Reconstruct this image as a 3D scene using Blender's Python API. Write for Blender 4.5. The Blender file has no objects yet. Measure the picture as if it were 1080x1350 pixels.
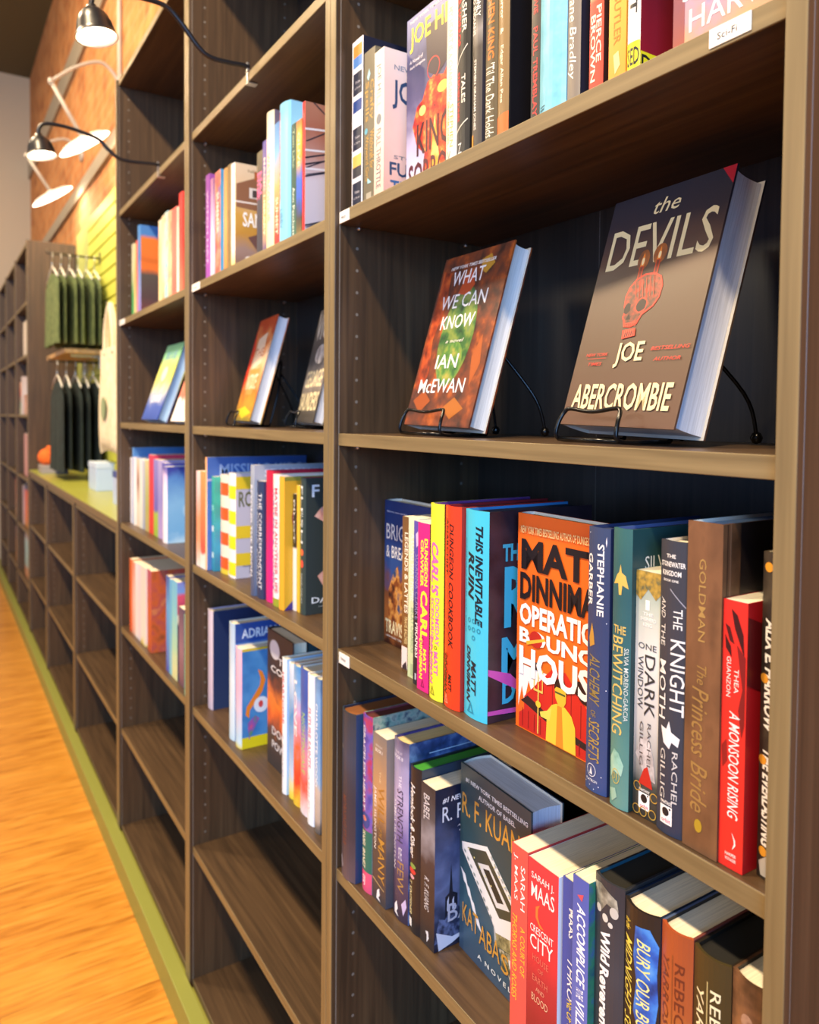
import bpy, bmesh, math, random
from mathutils import Matrix, Vector, Euler

# ------------------------------------------------------------------ camera, world, lights, exposure
scene = bpy.context.scene
COL = scene.collection
cd = bpy.data.cameras.new('camera')
cam = bpy.data.objects.new('camera', cd)
COL.objects.link(cam)
scene.camera = cam
F, CX, CY, W, H = 1005.77, 548.7, 582.71, 1080, 1350
cd.sensor_fit = 'AUTO'
cd.sensor_width = 36.0
cd.lens = F / H * 36.0
cd.shift_x = (W / 2 - CX) / H
cd.shift_y = (CY - H / 2) / H
cd.clip_start = 0.02
RT, UP, FW = Vector((0.536033, 0.844154, 0.008499)), Vector((-0.03198, 0.010244, 0.999436)), Vector((-0.843591, 0.536002, -0.032488))
m = Matrix((RT, UP, -FW)).transposed().to_4x4()
m.translation = Vector((0.31181, -0.49259, 0.02457))
cam.matrix_world = m
cd.dof.use_dof = True
cd.dof.focus_distance = 0.76
cd.dof.aperture_fstop = cd.lens / 4.4          # about a 4.4 mm opening

world = bpy.data.worlds.new('daylight')
scene.world = world
world.use_nodes = True
bg = world.node_tree.nodes['Background']
bg.inputs[0].default_value = (0.34, 0.54, 1.0, 1)
bg.inputs[1].default_value = 0.5

scene.view_settings.view_transform = 'Standard'
scene.view_settings.look = 'None'
scene.view_settings.gamma = 1.0
scene.view_settings.use_curve_mapping = False
scene.view_settings.exposure = 0.2


def area(name, loc, target, size, power, color, shape='DISK', size_y=None):
    ld = bpy.data.lights.new(name, 'AREA')
    ld.shape = shape
    ld.size = size
    if size_y:
        ld.size_y = size_y
    ld.energy = power
    ld.color = color
    o = bpy.data.objects.new(name, ld)
    COL.objects.link(o)
    o.location = loc
    o.rotation_euler = (Vector(target) - Vector(loc)).to_track_quat('-Z', 'Y').to_euler()
    return o


WARM = (1.0, 0.76, 0.48)
for lx, pw in ((0.75, 70), (-0.95, 72), (-2.7, 52), (-4.6, 22), (-6.4, 13)):      # the ceiling's row of warm spots over the aisle
    area('warm_spot', (lx, -1.15, 2.2), (lx - 0.35, 0.1, -0.25), 0.16, pw, WARM)
for lx, pw in ((0.2, 19), (-2.4, 15), (-5.0, 6)):                    # unseen warm fills added out front to brighten the shelf fronts
    area('front_fill', (lx, -2.6, 1.35), (lx - 0.3, 0, 0.1), 0.45, pw, (1.0, 0.84, 0.62))
area('warm_spot', (-3.5, -1.3, 2.75), (-4.9, 0.1, 0.4), 0.16, 48, WARM)  # extra spot added to warm the far end panel and the garments
area('shop_window', (4.1, -2.9, 1.0), (-0.6, 0.1, 0.0), 2.6, 215, (0.27, 0.53, 1.0), 'RECTANGLE', 2.2)

# ------------------------------------------------------------------ materials
def lin(h):
    h = h.lstrip('#')
    if len(h) == 3:
        h = ''.join(c * 2 for c in h)
    r = []
    for i in (0, 2, 4):
        c = int(h[i:i + 2], 16) / 255
        r.append(c / 12.92 if c <= 0.04045 else ((c + 0.055) / 1.055) ** 2.4)
    return (*r, 1)


MATS = {}


def base(name, rough=0.5, metal=0.0, coat=0.0):
    mt = bpy.data.materials.new(name)
    mt.use_nodes = True
    nt = mt.node_tree
    b = nt.nodes['Principled BSDF']
    b.inputs['Roughness'].default_value = rough
    b.inputs['Metallic'].default_value = metal
    b.inputs['Coat Weight'].default_value = coat
    return mt, nt, b


def flat(hx, rough=0.42, metal=0.0):
    k = ('flat', hx, rough, metal)
    if k not in MATS:
        mt, nt, b = base('paint_' + hx.strip('#'), rough, metal)
        b.inputs['Base Color'].default_value = lin(hx)
        # a whisper of printed-paper variation
        n = nt.nodes.new('ShaderNodeTexNoise')
        n.inputs['Scale'].default_value = 60
        r = nt.nodes.new('ShaderNodeMapRange')
        r.inputs['To Min'].default_value = max(0.05, rough - 0.06)
        r.inputs['To Max'].default_value = rough + 0.06
        tc = nt.nodes.new('ShaderNodeTexCoord')
        nt.links.new(tc.outputs['Object'], n.inputs['Vector'])
        nt.links.new(n.outputs['Fac'], r.inputs['Value'])
        nt.links.new(r.outputs['Result'], b.inputs['Roughness'])
        MATS[k] = mt
    return MATS[k]


def ramp(nt, cols, pos=None, interp='LINEAR'):
    cr = nt.nodes.new('ShaderNodeValToRGB')
    cr.color_ramp.interpolation = interp
    n = len(cols)
    el = cr.color_ramp.elements
    while len(el) < n:
        el.new(0.5)
    for i, c in enumerate(cols):
        el[i].position = pos[i] if pos else i / max(1, n - 1)
        el[i].color = lin(c)
    return cr


def art(cols, scale=18, stretch=(1, 1, 1), pos=None, detail=4, rough=0.38, kind='noise'):
    """printed illustration: noise through a colour ramp"""
    k = ('art', tuple(cols), scale, stretch, tuple(pos or ()), detail, rough, kind)
    if k not in MATS:
        mt, nt, b = base('printed_art', rough)
        tc = nt.nodes.new('ShaderNodeTexCoord')
        mp = nt.nodes.new('ShaderNodeMapping')
        mp.inputs['Scale'].default_value = stretch
        nt.links.new(tc.outputs['Object'], mp.inputs['Vector'])
        if kind == 'noise':
            n = nt.nodes.new('ShaderNodeTexNoise')
            n.inputs['Detail'].default_value = detail
            out = n.outputs['Fac']
        elif kind == 'voronoi':
            n = nt.nodes.new('ShaderNodeTexVoronoi')
            out = n.outputs['Distance']
        else:
            n = nt.nodes.new('ShaderNodeTexWave')
            n.inputs['Distortion'].default_value = detail
            out = n.outputs['Fac']
        n.inputs['Scale'].default_value = scale
        nt.links.new(mp.outputs['Vector'], n.inputs['Vector'])
        if kind == 'noise' and not pos:
            pos = [0.3 + 0.4 * i / max(1, len(cols) - 1) for i in range(len(cols))]
        cr = ramp(nt, cols, pos)
        nt.links.new(out, cr.inputs['Fac'])
        nt.links.new(cr.outputs['Color'], b.inputs['Base Color'])
        MATS[k] = mt
    return MATS[k]


def grad(cols, h, pos=None, rough=0.4, noise=0.15, axis=2):
    """printed cover whose inks change from its foot (first colour) to its head (last)"""
    k = ('grad', tuple(cols), h, tuple(pos or ()), rough, noise, axis)
    if k not in MATS:
        mt, nt, b = base('printed_gradient', rough)
        tc = nt.nodes.new('ShaderNodeTexCoord')
        sp = nt.nodes.new('ShaderNodeSeparateXYZ')
        nt.links.new(tc.outputs['Object'], sp.inputs[0])
        n = nt.nodes.new('ShaderNodeTexNoise')
        n.inputs['Scale'].default_value = 30
        n.inputs['Detail'].default_value = 5
        nt.links.new(tc.outputs['Object'], n.inputs['Vector'])
        a = nt.nodes.new('ShaderNodeMath')
        a.operation = 'MULTIPLY_ADD'
        a.inputs[1].default_value = 1 / h
        nt.links.new(sp.outputs[axis], a.inputs[0])
        s = nt.nodes.new('ShaderNodeMath')
        s.operation = 'MULTIPLY_ADD'
        s.inputs[1].default_value = noise * 2
        s.inputs[2].default_value = -noise
        nt.links.new(n.outputs['Fac'], s.inputs[0])
        nt.links.new(s.outputs[0], a.inputs[2])
        cr = ramp(nt, cols, pos)
        nt.links.new(a.outputs[0], cr.inputs['Fac'])
        nt.links.new(cr.outputs['Color'], b.inputs['Base Color'])
        MATS[k] = mt
    return MATS[k]


def pages_mat(hx='#e6dcc3', dark=0.82):
    k = ('pages', hx, dark)
    if k not in MATS:
        mt, nt, b = base('page_edges', 0.75)
        tc = nt.nodes.new('ShaderNodeTexCoord')
        mp = nt.nodes.new('ShaderNodeMapping')
        mp.inputs['Scale'].default_value = (1, 0.02, 0.02)
        n = nt.nodes.new('ShaderNodeTexNoise')
        n.inputs['Scale'].default_value = 900
        n.inputs['Detail'].default_value = 2
        nt.links.new(tc.outputs['Object'], mp.inputs['Vector'])
        nt.links.new(mp.outputs['Vector'], n.inputs['Vector'])
        c = lin(hx)
        cr = nt.nodes.new('ShaderNodeValToRGB')
        cr.color_ramp.elements[0].position = 0.35
        cr.color_ramp.elements[1].position = 0.6
        cr.color_ramp.elements[0].color = (c[0] * dark, c[1] * dark, c[2] * dark, 1)
        cr.color_ramp.elements[1].color = c
        nt.links.new(n.outputs['Fac'], cr.inputs['Fac'])
        nt.links.new(cr.outputs['Color'], b.inputs['Base Color'])
        MATS[k] = mt
    return MATS[k]


def wood(axis, cols=('#3e2f20', '#4e3b28', '#5d4831'), rough=0.40, scale=1.0):
    k = ('wood', axis, cols, rough, scale)
    if k not in MATS:
        mt, nt, b = base('walnut_laminate', rough)
        tc = nt.nodes.new('ShaderNodeTexCoord')
        mp = nt.nodes.new('ShaderNodeMapping')
        s = [46 * scale, 46 * scale, 46 * scale]
        s[axis] = 1.6 * scale
        mp.inputs['Scale'].default_value = s
        nt.links.new(tc.outputs['Object'], mp.inputs['Vector'])
        n = nt.nodes.new('ShaderNodeTexNoise')
        n.inputs['Scale'].default_value = 2.2
        n.inputs['Detail'].default_value = 7
        n.inputs['Distortion'].default_value = 0.6
        nt.links.new(mp.outputs['Vector'], n.inputs['Vector'])
        cr = ramp(nt, cols, [0.3, 0.52, 0.75])
        nt.links.new(n.outputs['Fac'], cr.inputs['Fac'])
        nt.links.new(cr.outputs['Color'], b.inputs['Base Color'])
        bp = nt.nodes.new('ShaderNodeBump')
        bp.inputs['Strength'].default_value = 0.08
        bp.inputs['Distance'].default_value = 0.002
        nt.links.new(n.outputs['Fac'], bp.inputs['Height'])
        nt.links.new(bp.outputs['Normal'], b.inputs['Normal'])
        MATS[k] = mt
    return MATS[k]


def emit(name, col, strength):
    k = ('emit', name)
    if k not in MATS:
        mt = bpy.data.materials.new(name)
        mt.use_nodes = True
        b = mt.node_tree.nodes['Principled BSDF']
        b.inputs['Base Color'].default_value = (*col, 1)
        b.inputs['Emission Color'].default_value = (*col, 1)
        b.inputs['Emission Strength'].default_value = strength
        MATS[k] = mt
    return MATS[k]


# ------------------------------------------------------------------ mesh helpers
class MB:
    """collects faces of several shapes and links them as one mesh object"""

    def __init__(self):
        self.v, self.f, self.mi, self.mats, self.sm = [], [], [], [], []

    def slot(self, mt):
        if mt not in self.mats:
            self.mats.append(mt)
        return self.mats.index(mt)

    def add(self, vs, fs, mt, smooth=False):
        o = len(self.v)
        s = self.slot(mt)
        self.v += [tuple(p) for p in vs]
        for f in fs:
            self.f.append([i + o for i in f])
            self.mi.append(s)
            self.sm.append(smooth)

    def box(self, x0, x1, y0, y1, z0, z1, mt):
        vs = [(x0, y0, z0), (x1, y0, z0), (x1, y1, z0), (x0, y1, z0), (x0, y0, z1), (x1, y0, z1), (x1, y1, z1), (x0, y1, z1)]
        self.add(vs, [(0, 3, 2, 1), (4, 5, 6, 7), (0, 1, 5, 4), (1, 2, 6, 5), (2, 3, 7, 6), (3, 0, 4, 7)], mt)

    def tube(self, pts, r, mt, n=8, cap=True):
        pts = [Vector(p) for p in pts]
        rs = r if isinstance(r, (list, tuple)) else [r] * len(pts)
        vs, fs = [], []
        prev = None
        for i, p in enumerate(pts):
            t = (pts[min(i + 1, len(pts) - 1)] - pts[max(i - 1, 0)]).normalized()
            if prev is None:
                a = Vector((0, 0, 1)) if abs(t.z) < 0.9 else Vector((1, 0, 0))
                u = t.cross(a).normalized()
            else:
                u = (prev - t * prev.dot(t)).normalized()
            prev = u
            w = t.cross(u)
            for k in range(n):
                an = 2 * math.pi * k / n
                vs.append(p + (u * math.cos(an) + w * math.sin(an)) * rs[i])
        for i in range(len(pts) - 1):
            for k in range(n):
                fs.append((i * n + k, i * n + (k + 1) % n, (i + 1) * n + (k + 1) % n, (i + 1) * n + k))
        if cap:
            fs.append(tuple(range(n))[::-1])
            fs.append(tuple(range((len(pts) - 1) * n, len(pts) * n)))
        self.add(vs, fs, mt, True)

    def lathe(self, prof, mt, n=28, M=None, smooth=True):
        """prof: (r, z) pairs turned about z, then moved by M"""
        vs, fs = [], []
        for r, z in prof:
            for k in range(n):
                an = 2 * math.pi * k / n
                v = Vector((r * math.cos(an), r * math.sin(an), z))
                vs.append(M @ v if M else v)
        for i in range(len(prof) - 1):
            for k in range(n):
                fs.append((i * n + k, i * n + (k + 1) % n, (i + 1) * n + (k + 1) % n, (i + 1) * n + k))
        self.add(vs, fs, mt, smooth)

    def build(self, name, parent=None, bevel=0.0, seg=2):
        me = bpy.data.meshes.new(name)
        me.from_pydata(self.v, [], self.f)
        for mt in self.mats:
            me.materials.append(mt)
        me.polygons.foreach_set('material_index', self.mi)
        me.polygons.foreach_set('use_smooth', self.sm)
        me.update()
        o = bpy.data.objects.new(name, me)
        COL.objects.link(o)
        if parent:
            o.parent = parent
        if bevel:
            b = o.modifiers.new('bevel', 'BEVEL')
            b.width = bevel
            b.segments = seg
            b.limit_method = 'ANGLE'
        return o


def tag(o, label=None, cat=None, group=None, kind=None):
    if label:
        o['label'] = label
    if cat:
        o['category'] = cat
    if group:
        o['group'] = group
    if kind:
        o['kind'] = kind
    return o


def thing(name, label, cat, loc=(0, 0, 0), rot=(0, 0, 0), group=None):
    o = bpy.data.objects.new(name, None)
    o.empty_display_size = 0.02
    COL.objects.link(o)
    o.location = loc
    o.rotation_euler = rot
    return tag(o, label, cat, group)


def clear_parent_offset(o, root):
    o.parent = root
    o.matrix_parent_inverse = Matrix.Identity(4)


# ------------------------------------------------------------------ lettering
TXT = {}


def text_shape(s, bold=0.0, shear=0.0, serif=False):
    k = (s, bold, shear, serif)
    if k in TXT:
        return TXT[k]
    c = bpy.data.curves.new('lettering', 'FONT')
    c.body = s
    c.resolution_u = 2
    c.offset = bold
    c.shear = shear
    o = bpy.data.objects.new('lettering', c)
    me = o.to_mesh()
    vs = [(v.co.x, v.co.y) for v in me.vertices]
    fs = [tuple(p.vertices) for p in me.polygons]
    o.to_mesh_clear()
    bpy.data.objects.remove(o)
    bpy.data.curves.remove(c)
    if not vs:
        TXT[k] = ([], [])
        return TXT[k]
    x0, x1 = min(v[0] for v in vs), max(v[0] for v in vs)
    y0, y1 = min(v[1] for v in vs), max(v[1] for v in vs)
    vs = [((a - x0) / max(1e-6, x1 - x0), (b - y0) / max(1e-6, y1 - y0)) for a, b in vs]
    TXT[k] = (vs, fs)
    return TXT[k]


def cut_u(vs, fs, cuts):
    """split flat faces along u = const lines so they can follow a rounded spine"""
    bm = bmesh.new()
    bv = [bm.verts.new((u, v, 0)) for u, v in vs]
    for f in fs:
        try:
            bm.faces.new([bv[i] for i in f])
        except ValueError:
            pass
    for c in cuts:
        bmesh.ops.bisect_plane(bm, geom=bm.verts[:] + bm.edges[:] + bm.faces[:], plane_co=(c, 0, 0), plane_no=(1, 0, 0))
    bm.verts.index_update()
    r = [(v.co.x, v.co.y) for v in bm.verts], [tuple(v.index for v in f.verts) for f in bm.faces]
    bm.free()
    return r


SEG = 8


def deco_to(mb, items, w, d, h, bulge):
    """items drawn on a book: faces S (spine), F (front cover), with a across and b down from the head, both 0..1"""
    for n, it in enumerate(items):
        kind, face, rect, mt = it[0], it[1], it[2], it[3]
        if isinstance(mt, str):
            mt = flat(mt, 0.4)
        lift = 0.0002 + 0.000022 * min(n, 60)
        if kind == 'T':
            st = it[5] if len(it) > 5 else ''
            bold = 0.018 if 'b' in st else (0.036 if 'B' in st else 0.003)
            vs, fs = text_shape(it[4], bold, 0.25 if 'i' in st else 0.0)
            a0, a1, b0, b1 = rect
            if face == 'S' and 'h' not in st:
                if 'u' in st:     # reading upwards
                    vs = [(a1 - v * (a1 - a0), b1 - u * (b1 - b0)) for u, v in vs]
                else:
                    vs = [(a0 + v * (a1 - a0), b0 + u * (b1 - b0)) for u, v in vs]
            else:
                vs = [(a0 + u * (a1 - a0), b0 + (1 - v) * (b1 - b0)) for u, v in vs]
        elif kind == 'R':
            a0, a1, b0, b1 = rect
            vs, fs = [(a0, b0), (a1, b0), (a1, b1), (a0, b1)], [(0, 1, 2, 3)]
        elif kind == 'E':
            a0, a1, b0, b1 = rect
            vs = [((a0 + a1) / 2 + (a1 - a0) / 2 * math.cos(t * math.pi / 12), (b0 + b1) / 2 + (b1 - b0) / 2 * math.sin(t * math.pi / 12)) for t in range(24)]
            fs = [tuple(range(24))]
        elif kind == 'O':         # ring
            a0, a1, b0, b1 = rect
            th = it[4] if len(it) > 4 else 0.8
            vs = [((a0 + a1) / 2 + s * (a1 - a0) / 2 * math.cos(t * math.pi / 12), (b0 + b1) / 2 + s * (b1 - b0) / 2 * math.sin(t * math.pi / 12)) for s in (1, th) for t in range(24)]
            fs = [(t, (t + 1) % 24, 24 + (t + 1) % 24, 24 + t) for t in range(24)]
        else:                     # 'P' polygon
            vs, fs = list(rect), [tuple(range(len(rect)))]
        if face == 'S':
            if bulge > 0.0003:
                vs, fs = cut_u(vs, fs, [i / SEG for i in range(1, SEG)])
            pts = [(u * w, -bulge * (1 - (2 * u - 1) ** 2) - lift, h * (1 - v)) for u, v in vs]
        else:
            pts = [(w + lift, u * d, h * (1 - v)) for u, v in vs]
        mb.add(pts, fs, mt)


def book(label, x, y, z, w, h, d=0.155, rot=(0, 0, 0), kind='hard', spine='#444', cover=None, back=None, paper='#e6dcc3',
         deco=(), group=None, bulge=None, top=None):
    """local frame: spine along y = 0 looking to -y, front cover on x = w, head up"""
    mk = lambda c: flat(c, 0.36 if kind == 'hard' else 0.42) if isinstance(c, str) else c
    spine = mk(spine)
    cover = mk(cover) if cover else spine
    back = mk(back) if back else cover
    root = thing('hardcover_book' if kind == 'hard' else 'paperback_book', label, 'book', (x, y, z + 0.0004), rot, group)
    hard = kind == 'hard'
    t = 0.0022 if hard else 0.0007
    if bulge is None:
        bulge = min(0.004, w * 0.12) if hard else 0.0004
    # cover: a U-shaped wrap of constant thickness, closed at head and foot edges
    mb = MB()
    n = SEG
    outer = [(0, d)] + [(w * i / n, -bulge * (1 - (2 * i / n - 1) ** 2)) for i in range(n + 1)] + [(w, d)]
    inner = [(t, d)] + [(t + (w - 2 * t) * i / n, t - bulge * (1 - (2 * i / n - 1) ** 2)) for i in range(n + 1)] + [(w - t, d)]
    N = len(outer)
    for i in range(N - 1):
        (ax, ay), (bx, by) = outer[i], outer[i + 1]
        mt = back if i == 0 else (cover if i == N - 2 else spine)
        mb.add([(ax, ay, 0), (bx, by, 0), (bx, by, h), (ax, ay, h)], [(0, 1, 2, 3)], mt, 0 < i < N - 2)
        (cx, cy), (ex, ey) = inner[i], inner[i + 1]
        im = flat('#d8d2c4', 0.6) if hard and top is None else (flat(top, .5) if top else mt)
        mb.add([(cx, cy, 0), (ex, ey, 0), (ex, ey, h), (cx, cy, h)], [(3, 2, 1, 0)], im)
        mb.add([(ax, ay, h), (bx, by, h), (ex, ey, h), (cx, cy, h)], [(0, 1, 2, 3)], mt)
        mb.add([(ax, ay, 0), (bx, by, 0), (ex, ey, 0), (cx, cy, 0)], [(3, 2, 1, 0)], mt)
    for o_, i_ in ((outer[0], inner[0]), (inner[-1], outer[-1])):
        mb.add([(o_[0], o_[1], 0), (i_[0], i_[1], 0), (i_[0], i_[1], h), (o_[0], o_[1], h)], [(3, 2, 1, 0)], cover)
    deco_to(mb, deco, w, d, h, bulge)
    clear_parent_offset(mb.build('cover'), root)
    # page block
    pb = MB()
    pm = pages_mat(paper)
    ov = 0.003 if hard else 0.0
    y0 = t + 0.0006
    ins = 0.0002
    zt, zb = h - ov, ov
    m_ = 5
    front = [(t + ins + (w - 2 * t - 2 * ins) * i / n, y0 - bulge * (1 - (2 * i / n - 1) ** 2) + 0.0004) for i in range(n + 1)]
    rear = [(t + ins + (w - 2 * t - 2 * ins) * i / n, d - ov - (0.003 if hard else 0) * (1 - (2 * i / n - 1) ** 2)) for i in range(n + 1)]
    ring = front + rear[::-1]
    k = len(ring)
    vs = [(a, b, zb) for a, b in ring] + [(a, b, zt) for a, b in ring]
    fs = [tuple(range(k))[::-1], tuple(range(k, 2 * k))] + [(i, (i + 1) % k, k + (i + 1) % k, k + i) for i in range(k)]
    pb.add(vs, fs, pm)
    clear_parent_offset(pb.build('pages'), root)
    return root


# ------------------------------------------------------------------ the room
FLOOR_Z, CEIL_Z, WALL_Y, END_X = -1.36, 3.10, 0.30, -7.60


def wall_obj(name, mb):
    return tag(mb.build(name), kind='structure')


def floor_mat():
    mt, nt, b = base('oak_floor', 0.28)
    tc = nt.nodes.new('ShaderNodeTexCoord')
    mp = nt.nodes.new('ShaderNodeMapping')
    mp.inputs['Rotation'].default_value = (0, 0, math.pi / 2)
    nt.links.new(tc.outputs['Object'], mp.inputs['Vector'])
    br = nt.nodes.new('ShaderNodeTexBrick')
    br.inputs['Scale'].default_value = 1
    br.inputs['Brick Width'].default_value = 0.75
    br.inputs['Row Height'].default_value = 0.068
    br.inputs['Mortar Size'].default_value = 0.0012
    br.inputs['Color1'].default_value = lin('#cf8a30')
    br.inputs['Color2'].default_value = lin('#b87222')
    br.inputs['Mortar'].default_value = lin('#5c3614')
    nt.links.new(mp.outputs['Vector'], br.inputs['Vector'])
    mp2 = nt.nodes.new('ShaderNodeMapping')
    mp2.inputs['Scale'].default_value = (26, 2.4, 1)
    nt.links.new(tc.outputs['Object'], mp2.inputs['Vector'])
    n = nt.nodes.new('ShaderNodeTexNoise')
    n.inputs['Scale'].default_value = 2.2
    n.inputs['Detail'].default_value = 6
    n.inputs['Distortion'].default_value = 1.2
    nt.links.new(mp2.outputs['Vector'], n.inputs['Vector'])
    cr = ramp(nt, ['#8f5416', '#d8963a', '#eeb455'], [0.3, 0.5, 0.75])
    nt.links.new(n.outputs['Fac'], cr.inputs['Fac'])
    mx = nt.nodes.new('ShaderNodeMixRGB')
    mx.blend_type = 'MULTIPLY'
    mx.inputs[0].default_value = 0.0
    mx2 = nt.nodes.new('ShaderNodeMixRGB')
    mx2.inputs[0].default_value = 0.5
    nt.links.new(br.outputs['Color'], mx2.inputs[1])
    nt.links.new(cr.outputs['Color'], mx2.inputs[2])
    nt.links.new(mx2.outputs['Color'], b.inputs['Base Color'])
    return mt


def brick_mat():
    mt, nt, b = base('orange_brick', 0.85)
    tc = nt.nodes.new('ShaderNodeTexCoord')
    mp = nt.nodes.new('ShaderNodeMapping')
    mp.inputs['Rotation'].default_value = (math.pi / 2, 0, 0)
    nt.links.new(tc.outputs['Object'], mp.inputs['Vector'])
    br = nt.nodes.new('ShaderNodeTexBrick')
    br.inputs['Scale'].default_value = 1
    br.inputs['Brick Width'].default_value = 0.21
    br.inputs['Row Height'].default_value = 0.072
    br.inputs['Mortar Size'].default_value = 0.006
    br.inputs['Color1'].default_value = lin('#c07a3e')
    br.inputs['Color2'].default_value = lin('#a85f2c')
    br.inputs['Mortar'].default_value = lin('#a98a63')
    nt.links.new(mp.outputs['Vector'], br.inputs['Vector'])
    n = nt.nodes.new('ShaderNodeTexNoise')
    n.inputs['Scale'].default_value = 9
    n.inputs['Detail'].default_value = 6
    nt.links.new(tc.outputs['Object'], n.inputs['Vector'])
    cr = ramp(nt, ['#7c4420', '#c8894c', '#d8a268'], [0.3, 0.5, 0.7])
    nt.links.new(n.outputs['Fac'], cr.inputs['Fac'])
    mx = nt.nodes.new('ShaderNodeMixRGB')
    mx.inputs[0].default_value = 0.45
    nt.links.new(br.outputs['Color'], mx.inputs[1])
    nt.links.new(cr.outputs['Color'], mx.inputs[2])
    nt.links.new(mx.outputs['Color'], b.inputs['Base Color'])
    bp = nt.nodes.new('ShaderNodeBump')
    bp.inputs['Strength'].default_value = 0.5
    bp.inputs['Distance'].default_value = 0.01
    nt.links.new(br.outputs['Fac'], bp.inputs['Height'])
    bp.invert = True
    nt.links.new(bp.outputs['Normal'], b.inputs['Normal'])
    return mt


def plaster(hx):
    mt, nt, b = base('painted_plaster', 0.8)
    n = nt.nodes.new('ShaderNodeTexNoise')
    n.inputs['Scale'].default_value = 2.5
    n.inputs['Detail'].default_value = 5
    c = lin(hx)
    cr = nt.nodes.new('ShaderNodeValToRGB')
    cr.color_ramp.elements[0].color = tuple(v * 0.9 for v in c[:3]) + (1,)
    cr.color_ramp.elements[1].color = c
    nt.links.new(n.outputs['Fac'], cr.inputs['Fac'])
    nt.links.new(cr.outputs['Color'], b.inputs['Base Color'])
    return mt


mb = MB(); mb.box(END_X, 3.2, -5.6, WALL_Y, FLOOR_Z - 0.1, FLOOR_Z, floor_mat()); wall_obj('floor', mb)
mb = MB(); mb.box(END_X, 3.2, WALL_Y, WALL_Y + 0.2, FLOOR_Z, CEIL_Z, brick_mat()); wall_obj('wall_back', mb)
mb = MB(); mb.box(END_X - 0.15, END_X, -5.6, WALL_Y + 0.2, FLOOR_Z, CEIL_Z, plaster('#c2b7a2')); wall_obj('wall_left', mb)
mb = MB(); mb.box(END_X - 0.15, 3.2, -5.6, WALL_Y + 0.2, CEIL_Z, CEIL_Z + 0.1, plaster('#5d5638')); wall_obj('ceiling', mb)
# two plain grey bands and a conduit run along the brick
greyish = flat('#9a8f7c', 0.5)
mb = MB(); mb.box(END_X + 0.01, 0.5, WALL_Y - 0.02, WALL_Y, 2.18, 2.34, greyish); wall_obj('trim_1', mb)
mb = MB(); mb.box(END_X + 0.01, 0.5, WALL_Y - 0.02, WALL_Y, 1.35, 1.43, greyish); wall_obj('trim_2', mb)
# green kick board under every bookcase
green = flat('#8f9142', 0.45)
mb = MB(); mb.box(END_X + 0.01, 0.6, -0.034, -0.0006, FLOOR_Z, -1.2895, green); mb.box(END_X + 0.01, 0.6, -0.0006, 0.262, FLOOR_Z, -1.3056, green); wall_obj('baseboard_back', mb)
for o in bpy.data.objects:
    if o.name == 'baseboard_back':
        b_ = o.modifiers.new('bevel', 'BEVEL'); b_.width = 0.002; b_.segments = 2

# ------------------------------------------------------------------ bookcases
WV, WH, WX = wood(2), wood(0), wood(0)
BACKW = wood(2, ('#342c25', '#3f362d', '#484036'), 0.36)
EDV = wood(2, ('#6e5d3c', '#7d6b47', '#8c7952'), 0.42)
EDH = wood(0, ('#6e5d3c', '#7d6b47', '#8c7952'), 0.42)
SEAM = flat('#8d8478', 0.35)
DOT = flat('#7d7468', 0.5)
PIN = flat('#c8c6c2', 0.3, 0.9)
S = dict(z0=0.6580, z1=0.3192, z2=0.0, z3=-0.3156, z4=-0.6447, z5=-0.9712, zb=-1.287)
TH, DEPTH, REC = 0.0176, 0.262, 0.0073


def side_panel(root, x0, x1, inner, z0, z1, holes=True, depth=DEPTH + 0.004, edge=True):
    """inner: +1 when the case's inside lies on the +x face, -1 when on the -x face"""
    mb = MB()
    mb.box(x0, x1, 0.0085, depth, z0, z1, WV)
    xs = x1 if inner > 0 else x0
    e = 0.00025 * inner
    if holes:
        k0 = int((z1 - 0.30233) / 0.032)
        k = -40
        while k < 40:
            zz = 0.30233 - 0.032 * k
            k += 1
            if not (z0 + 0.05 < zz < z1 - 0.03):
                continue
            for yy in (0.0366, 0.2286):
                r = 0.0024
                pts = [(xs + e, yy + r * math.cos(a * math.pi / 5), zz + r * math.sin(a * math.pi / 5)) for a in range(10)]
                mb.add(pts, [tuple(range(10)) if inner > 0 else tuple(range(10))[::-1]], DOT)
    o = mb.build('side_panel', bevel=0.0004, seg=1)
    clear_parent_offset(o, root)
    if edge:
        eb = MB()
        eb.box(x0, x1, 0.0012, 0.0078, z0, z1, WV)
        eb.box(x0, x1, 0.0, 0.0011, z0, z1, EDV)
        q = eb.build('edge_band', bevel=0.0005)
        clear_parent_offset(q, o)
        sb = MB()
        sb.box(x0 + 0.0003, x1 - 0.0003, 0.0076, 0.0087, z0, z1, SEAM)
        if inner > 0:
            sb.box(x1 - 0.0004, x1 + 0.0001, 0.0076, 0.0088, z0, z1, SEAM)
        q = sb.build('seam_strip')
        clear_parent_offset(q, o)
    return o


def shelf_board(root, x0, x1, z, name='shelf', pins=True, y1=DEPTH):
    mb = MB()
    mb.box(x0, x1, REC + 0.0013, y1, z - TH, z, WH)
    o = mb.build(name, bevel=0.0004, seg=1)
    clear_parent_offset(o, root)
    mb = MB()
    mb.box(x0, x1, REC, REC + 0.0013, z - TH, z, EDH)
    clear_parent_offset(mb.build('edge_band', bevel=0.0009), o)
    if pins:
        for yy in (0.0366, 0.2286):
            p = MB()
            p.tube([(x0 - 0.0004, yy, z - TH - 0.0032), (x0 + 0.007, yy, z - TH - 0.0032)], 0.0027, PIN, 8)
            q = p.build('shelf_pin')
            clear_parent_offset(q, o)
    return o


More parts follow.
